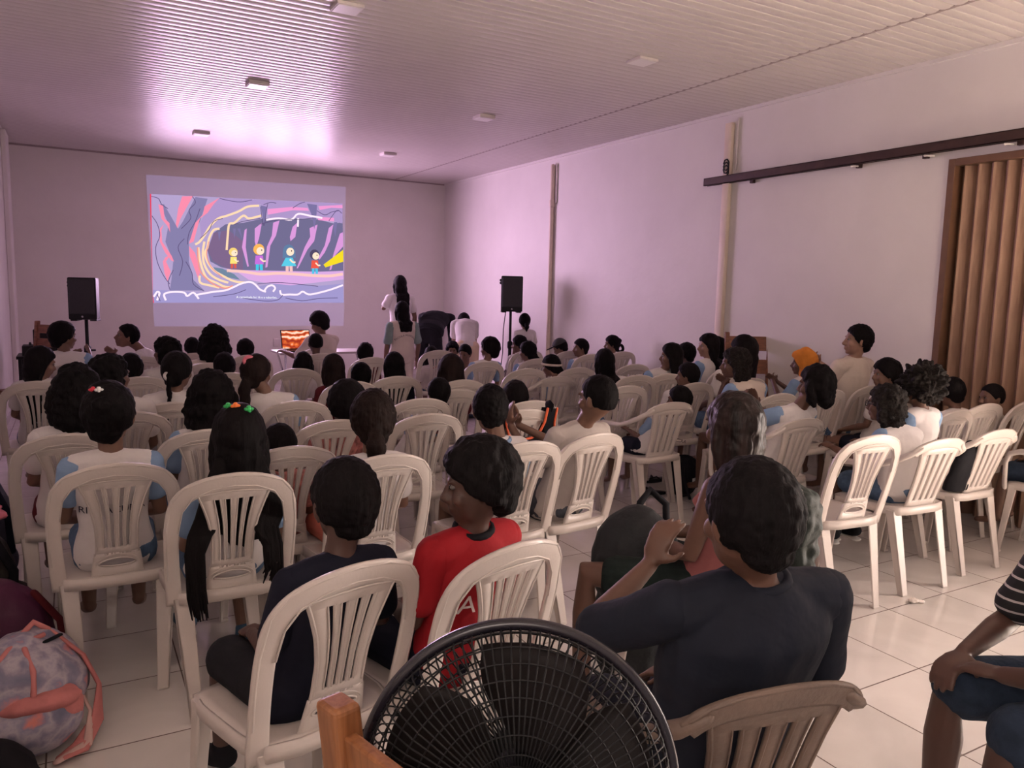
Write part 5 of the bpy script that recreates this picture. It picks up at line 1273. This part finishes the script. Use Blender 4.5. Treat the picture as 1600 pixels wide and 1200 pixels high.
# foreground chair that carries the fan: its left back post stands at the front of the picture
FA = math.radians(-52)
wc = wood_chair('orange varnished wooden chair in the foreground, carrying the black fan', .553, .771, -75, M_WOOD, .995, .36, 3, .046, .45, .38)

# ================================================================== THE FAN
def fan():
    R_ = .206
    r = thing('electric_fan', 'large black table fan in the foreground, seen from behind its grille', 'fan', (.485, .815, .45), math.radians(-30))
    Mt = Matrix.Rotation(math.radians(-12), 4, 'X'); cz = .405
    def T(p): return Vector((0, 0, cz)) + (Mt @ Vector(p))
    axis = lambda rad, yy, n=72: [T((rad * math.cos(2 * PI * i / n), yy, rad * math.sin(2 * PI * i / n))) for i in range(n)]
    obj('base', MB().lathe([(.0, .0), (.125, .0), (.13, .012), (.12, .028), (.05, .045), (.03, .06)], (0, .0, .0), 32).mesh('base'), M_BLACKP, r)
    obj('neck', MB().tube([(0, -.02, .03), (0, -.02, .18), (0, -.03, .31)], [.030, .024, .026], 14), M_BLACKP, r)
    def cage(sgn, depth):
        q = MB(); n = 96
        prof = [(.045, depth), (.10, depth * .97), (.15, depth * .86), (.178, depth * .66), (.196, depth * .38), (R_ - .004, .0)]
        for i in range(n):
            a = 2 * PI * i / n
            q.tube([T((rr * math.cos(a + .0 * rr), sgn * yy, rr * math.sin(a))) for rr, yy in prof], .0014, 4)
        for rr in (.065, .088, .110, .131, .151, .169, .186, .199):
            yy = 0
            for (a0, y0), (a1, y1) in zip(prof, prof[1:]):
                if a0 <= rr <= a1: yy = y0 + (y1 - y0) * (rr - a0) / (a1 - a0)
            q.tube(axis(rr, sgn * yy), .0013, 4, None, None, True)
        return q
    obj('rear_grille', cage(-1, .075), M_BLACKP, r); obj('front_grille', cage(1, .070), M_BLACKP, r)
    obj('rim', MB().tube(axis(R_, 0, 96), .0085, 10, (1, 1), None, True), mat('glossy_black_rim', (.014, .012, .018), .25, .1), r)
    obj('motor_housing', MB().lathe([(.0, -.005), (.05, .0), (.058, .02), (.056, .07), (.045, .10), (.0, .11)], T((0, -.155, 0)), 28, (Mt.to_3x3() @ Rx(-PI / 2))).mesh('motor'), M_BLACKP, r)
    obj('grille_hub', MB().lathe([(.0, .0), (.048, .0), (.048, .012), (.0, .014)], T((0, .066, 0)), 28, (Mt.to_3x3() @ Rx(-PI / 2))).mesh('hub'), M_BLACKP, r)
    mbl = mat('dark_smoked_blade', (.012, .009, .009), .55, .1, 12, 0, 1, (1, 1, 1), .2)
    for kk in range(5):
        q = MB(); a0 = kk * 2 * PI / 5; vs = []; nr, na = 7, 7
        for side in (0, 1):
            for i in range(nr):
                rr = .03 + .150 * i / (nr - 1); wid = .60 + .42 * math.sin(PI * min(1, i / (nr - 1) * .95))
                for j in range(na):
                    t_ = j / (na - 1) - .5; a = a0 + t_ * wid * 1.15 + .25 * i / nr; tw = t_ * .055 * (1 - .3 * i / nr)
                    vs.append(T((rr * math.cos(a), tw + (.002 if side else 0), rr * math.sin(a))))
        n1 = nr * na; fs = []
        for i in range(nr - 1):
            for j in range(na - 1):
                b = i * na + j; fs.append((b, b + 1, b + na + 1, b + na)); fs.append((n1 + b, n1 + b + na, n1 + b + na + 1, n1 + b + 1))
        rg = list(range(na)) + [i * na + na - 1 for i in range(1, nr)] + [(nr - 1) * na + j for j in range(na - 2, -1, -1)] + [i * na for i in range(nr - 2, 0, -1)]
        for i in range(len(rg)): a_, b_ = rg[i], rg[(i + 1) % len(rg)]; fs.append((a_, n1 + a_, n1 + b_, b_))
        q.add(vs, fs); obj('blade', q, mbl, r)
    obj('blade_hub', MB().tube([T((0, -.02, 0)), T((0, .03, 0))], .036, 20), M_BLACKP, r)
    return r
fan()

# ================================================================== BAGS, SHOES, CLOTHES
def floral():
    m = bpy.data.materials.new('grey_pink_floral_cloth'); m.use_nodes = True; nt = m.node_tree; b = nt.nodes['Principled BSDF']; N = nt.nodes.new; L = nt.links
    tc = N('ShaderNodeTexCoord'); v = N('ShaderNodeTexVoronoi'); v.inputs['Scale'].default_value = 11; n = N('ShaderNodeTexNoise'); n.inputs['Scale'].default_value = 9; n.inputs['Detail'].default_value = 5
    L.new(tc.outputs['Object'], n.inputs['Vector']); L.new(n.outputs[1], v.inputs['Vector'])
    r = N('ShaderNodeValToRGB'); r.color_ramp.interpolation = 'LINEAR'; E_ = r.color_ramp.elements; E_[0].position = .36; E_[0].color = (.13, .13, .20, 1); E_[1].position = .68; E_[1].color = (.62, .20, .17, 1)
    for p_, c in ((.46, (.21, .19, .26, 1)), (.53, (.40, .35, .40, 1)), (.60, (.22, .21, .30, 1))): e = E_.new(p_); e.color = c
    L.new(n.outputs[0], r.inputs[0]); L.new(r.outputs[0], b.inputs['Base Color']); b.inputs['Roughness'].default_value = .6; return m
M_FLOR = floral()
def soft(prims, vox, sm, amp, sc):
    q = MB(); prims(q); me = melt(q, vox, sm); displace(me, amp, sc, random.random() * 9); return me
bg = thing('backpack', 'grey and pink floral backpack lying on the tiles, bottom left', 'backpack', (-.20, 2.80, 0), math.radians(8))
obj('bag_body', soft(lambda q: (q.ell((-.02, .0, .19), (.22, .17, .18)), q.ell((-.08, -.04, .12), (.20, .16, .12)), q.ell((.05, .06, .26), (.14, .12, .10))), .008, 4, .016, 7), M_FLOR, bg)
obj('front_pocket', soft(lambda q: q.ell((.02, -.12, .13), (.15, .085, .10)), .007, 3, .008, 9), M_FLOR, bg)
obj('pocket_flap', soft(lambda q: (q.ell((.05, -.145, .205), (.120, .050, .030)), q.ell((.12, -.12, .16), (.05, .05, .07))), .006, 2, .006, 14), M_ROSE, bg)
obj('piping', MB().tube([(-.17, -.08, .08), (-.15, -.15, .20), (-.10, -.13, .30), (-.02, -.06, .36), (.08, .0, .36)], .008, 8), M_ROSE, bg)
obj('piping', MB().tube([(.03, -.16, .22), (.035, -.13, .30), (.02, -.07, .355)], .009, 8), M_ROSE, bg)
obj('zip', MB().tube([(.0, -.11, .315), (.06, -.04, .345), (.13, .02, .34)], .008, 8, (1, .6)), M_BLACKC, bg)
obj('strap', MB().tube([(.12, .06, .33), (.19, -.0, .26), (.225, -.05, .17), (.21, -.10, .08), (.15, -.16, .03), (.10, -.17, .02)], .030, 10, (1.0, .25), (.5, .2, .6)), M_ROSE, bg)
obj('strap', MB().tube([(.16, -.02, .19), (.19, -.10, .11), (.17, -.16, .035), (.08, -.19, .02)], .016, 8, (1.0, .3), (.5, .2, .6)), mat('pale_strap', (.55, .36, .32), .8, .1), bg)
obj('carry_loop', MB().tube([(.02, .05, .35), (.06, .06, .385), (.10, .06, .35)], .010, 8), M_ROSE, bg)
pb = thing('backpack', 'deep purple backpack behind the floral one, left edge', 'backpack', (-.30, 3.28, 0), math.radians(-6))
M_PURP = mat('purple_cloth', (.075, .008, .040), .6, .3, 6, .4, 18)
obj('bag_body', soft(lambda q: (q.ell((0, 0, .20), (.20, .14, .21)), q.ell((.04, -.02, .10), (.22, .15, .11))), .009, 4, .012, 7), M_PURP, pb)
obj('front_pocket', soft(lambda q: q.ell((-.02, -.10, .15), (.12, .06, .10)), .008, 3, .006, 9), mat('crimson_print_cloth', (.20, .012, .02), .6, .5, 22), pb)
obj('strap', MB().tube([(.14, .0, .34), (.22, -.03, .24), (.235, -.05, .12), (.21, -.06, .03)], .022, 8, (1, .3)), M_MAROON, pb)
db = thing('backpack', 'dark camouflage backpack heaped against the left wall', 'backpack', (-.42, 3.80, 0))
obj('bag_body', soft(lambda q: (q.ell((0, 0, .26), (.17, .16, .25)), q.ell((.05, -.04, .13), (.19, .16, .13))), .009, 4, .014, 8), mat('camouflage_cloth', (.045, .042, .036), .8, .7, 12, .4), db)
obj('strap', MB().tube([(.10, -.08, .44), (.17, -.12, .30), (.16, -.14, .14)], .018, 8, (1, .4)), M_BLACKC, db)
t = obj('pink_cloth', soft(lambda q: (q.ell((-.44, 3.84, .535), (.15, .13, .022)), q.ell((-.36, 3.76, .52), (.10, .09, .02))), .008, 2, .012, 16), M_PINK); tag(t, 'crumpled pink cloth on top of the dark bag heap', 'cloth')
gb = thing('backpack', 'dusky blue backpack upright by the left wall behind the heap', 'backpack', (-.44, 4.35, 0))
obj('bag_body', soft(lambda q: (q.ell((0, 0, .30), (.16, .14, .30)), q.ell((0, -.03, .15), (.17, .15, .15))), .009, 4, .012, 8), mat('dusky_blue_cloth', (.07, .075, .11), .8, .3, 8, .4), gb)
obj('strap', MB().tube([(.08, -.06, .54), (.14, -.10, .40), (.15, -.12, .22)], .016, 8, (1, .4)), M_NAVY, gb)
t = obj('black_bag', soft(lambda q: (q.ell((-.30, 2.50, .09), (.17, .14, .10)), q.ell((-.22, 2.44, .05), (.14, .12, .06))), .009, 3, .012, 8), M_BLACKC); tag(t, 'black cloth bag cut by the bottom left corner', 'bag')
# black backpack leaning beside the woman, and another behind her
bb = thing('backpack', 'large black backpack at the left side of the woman with wet hair', 'backpack', (1.80, 2.20, 0), math.radians(-25))
obj('bag_body', soft(lambda q: (q.ell((0, 0, .50), (.17, .14, .22)), q.ell((0, 0, .25), (.16, .13, .26))), .008, 4, .010, 7), mat('dark_slate_cloth', (.007, .009, .011), .7, .2, 10, .3), bb)
obj('strap', MB().tube([(.02, .05, .71), (.07, .10, .75), (.13, .08, .70), (.12, .02, .60)], .014, 8), M_BLACKC, bb)
b2 = thing('backpack', 'small black backpack on the tiles beside the flip-flops', 'backpack', (3.92, 4.28, 0), math.radians(15))
obj('bag_body', soft(lambda q: (q.ell((0, 0, .16), (.15, .12, .16)),), .009, 4, .012, 9), M_BLACKC, b2); obj('strap', MB().tube([(-.1, -.06, .24), (-.19, -.12, .20), (-.15, -.16, .04)], .011, 8), M_BLACKC, b2); obj('reflective_tab', MB().box(-.06, -.01, -.128, -.118, .14, .165), mat('silver_tab', (.7, .7, .7), .3, .05), b2, False)
gj = thing('jacket', 'dark green jacket draped over the chair corner beside the wet-haired woman', 'jacket', (2.19, 1.79, 0))
obj('jacket_cloth', soft(lambda q: (q.ell((-.02, 0, .80), (.085, .06, .05)), q.ell((0, -.01, .72), (.075, .06, .10)), q.ell((.02, .01, .62), (.065, .055, .12)), q.ell((.0, -.02, .53), (.055, .05, .09))), .008, 3, .018, 14), mat('deep_green_cloth', (.008, .016, .012), .7, .3, 10, .4), gj)
rb = thing('backpack', 'red and black backpack on the tiles beside the tall chair', 'backpack', (3.10, 2.62, 0), math.radians(20))
obj('bag_body', soft(lambda q: (q.ell((0, 0, .10), (.16, .12, .10)),), .008, 3, .010, 9), mat('dark_red_cloth', (.22, .012, .03), .8, .2, 9, .4), rb); obj('strap', MB().tube([(.08, -.08, .06), (.16, -.12, .04), (.24, -.20, .016)], .014, 8, (1, .6)), M_BLACKC, rb)
def flipflop(x, y, deg, label):
    r = thing('flip_flop', label, 'flip-flop', (x, y, 0), math.radians(deg), 'black flip-flops on the tiles')
    q = MB(); q.loft([((0, -.02, z), .046, .125) for z in (0.001, .006, .012, .018)], 24); obj('sole', q, M_BLACKP, r)
    obj('thong_strap', MB().tube([(-.040, -.03, .018), (-.028, .01, .045), (0, .055, .030), (.028, .01, .045), (.040, -.03, .018)], .007, 8), M_BLACKP, r)
flipflop(3.72, 4.45, 60, 'black flip-flop lying flat on the tiles, nearer the camera')
flipflop(4.02, 4.72, 100, 'black flip-flop beside the small black backpack, farther one')
# vest hung over a chair back
vp = place_chair(2.072, 3.791, 0, 'white plastic chair with a black and orange vest pulled over its back')
vs_ = thing('sports_vest', 'black sports vest with orange piping pulled over a chair back', 'vest', (2.072, 3.791, 0), 0)
def vest():
    q = MB()
    for off in (.020, -.028):
        for sg in (-1, 1):
            strip(q, [(sg * .155, .872), (sg * .150, .79), (sg * .165, .74), (sg * .185, .70)], .070, False, .008, off)
        strip(q, [(-.20, .62), (-.1, .62), (0, .62), (.1, .62), (.20, .62)], .20, False, .008, off)
    for sg in (-1, 1): q.tube([back_pt(sg * .155, .872, False, .024), back_pt(sg * .155, .885, False, .0), back_pt(sg * .155, .872, False, -.030)], .012, 8, (2.6, .5), (1, 0, 0))
    return q
obj('vest_cloth', vest(), M_BLACKC, vs_)
q = MB(); q.tube([back_pt(u, v, False, .028) for u, v in ((-.122, .875), (-.118, .80), (-.095, .74), (-.05, .715), (0, .708), (.05, .715), (.095, .74), (.118, .80), (.122, .875))], .007, 8); obj('orange_piping', q, mat('neon_orange_piping', (.90, .16, .06), .6, .05), vs_)
for sg in (-1, 1):
    q = MB(); q.tube([back_pt(sg * .192, .870, False, .026), back_pt(sg * .190, .79, False, .026), back_pt(sg * .205, .72, False, .026)], .006, 8); obj('orange_piping', q, MATS['neon_orange_piping'], vs_)
# dark jacket over the far right armchair
jk = thing('jacket', 'black jacket stuffed into the armchair at the far right', 'jacket', (4.36, 2.58, 0), math.radians(-2))
obj('jacket_cloth', soft(lambda q: (q.loft([((-.10, -.14, .455), .10, .05), ((-.11, -.17, .55), .12, .05), ((-.10, -.20, .66), .11, .045), ((-.09, -.225, .74), .07, .03)]),), .008, 3, .008, 9), M_BLACKC, jk)
t = obj('paper_scrap', soft(lambda q: (q.ell((3.59, 2.22, .012), (.03, .022, .012)), q.ell((3.62, 2.20, .008), (.02, .015, .008))), .004, 1, .006, 60), mat('crumpled_paper', (.8, .74, .68), .7, .1)); tag(t, 'crumpled paper scrap on the tiles by the tall chair', 'paper')
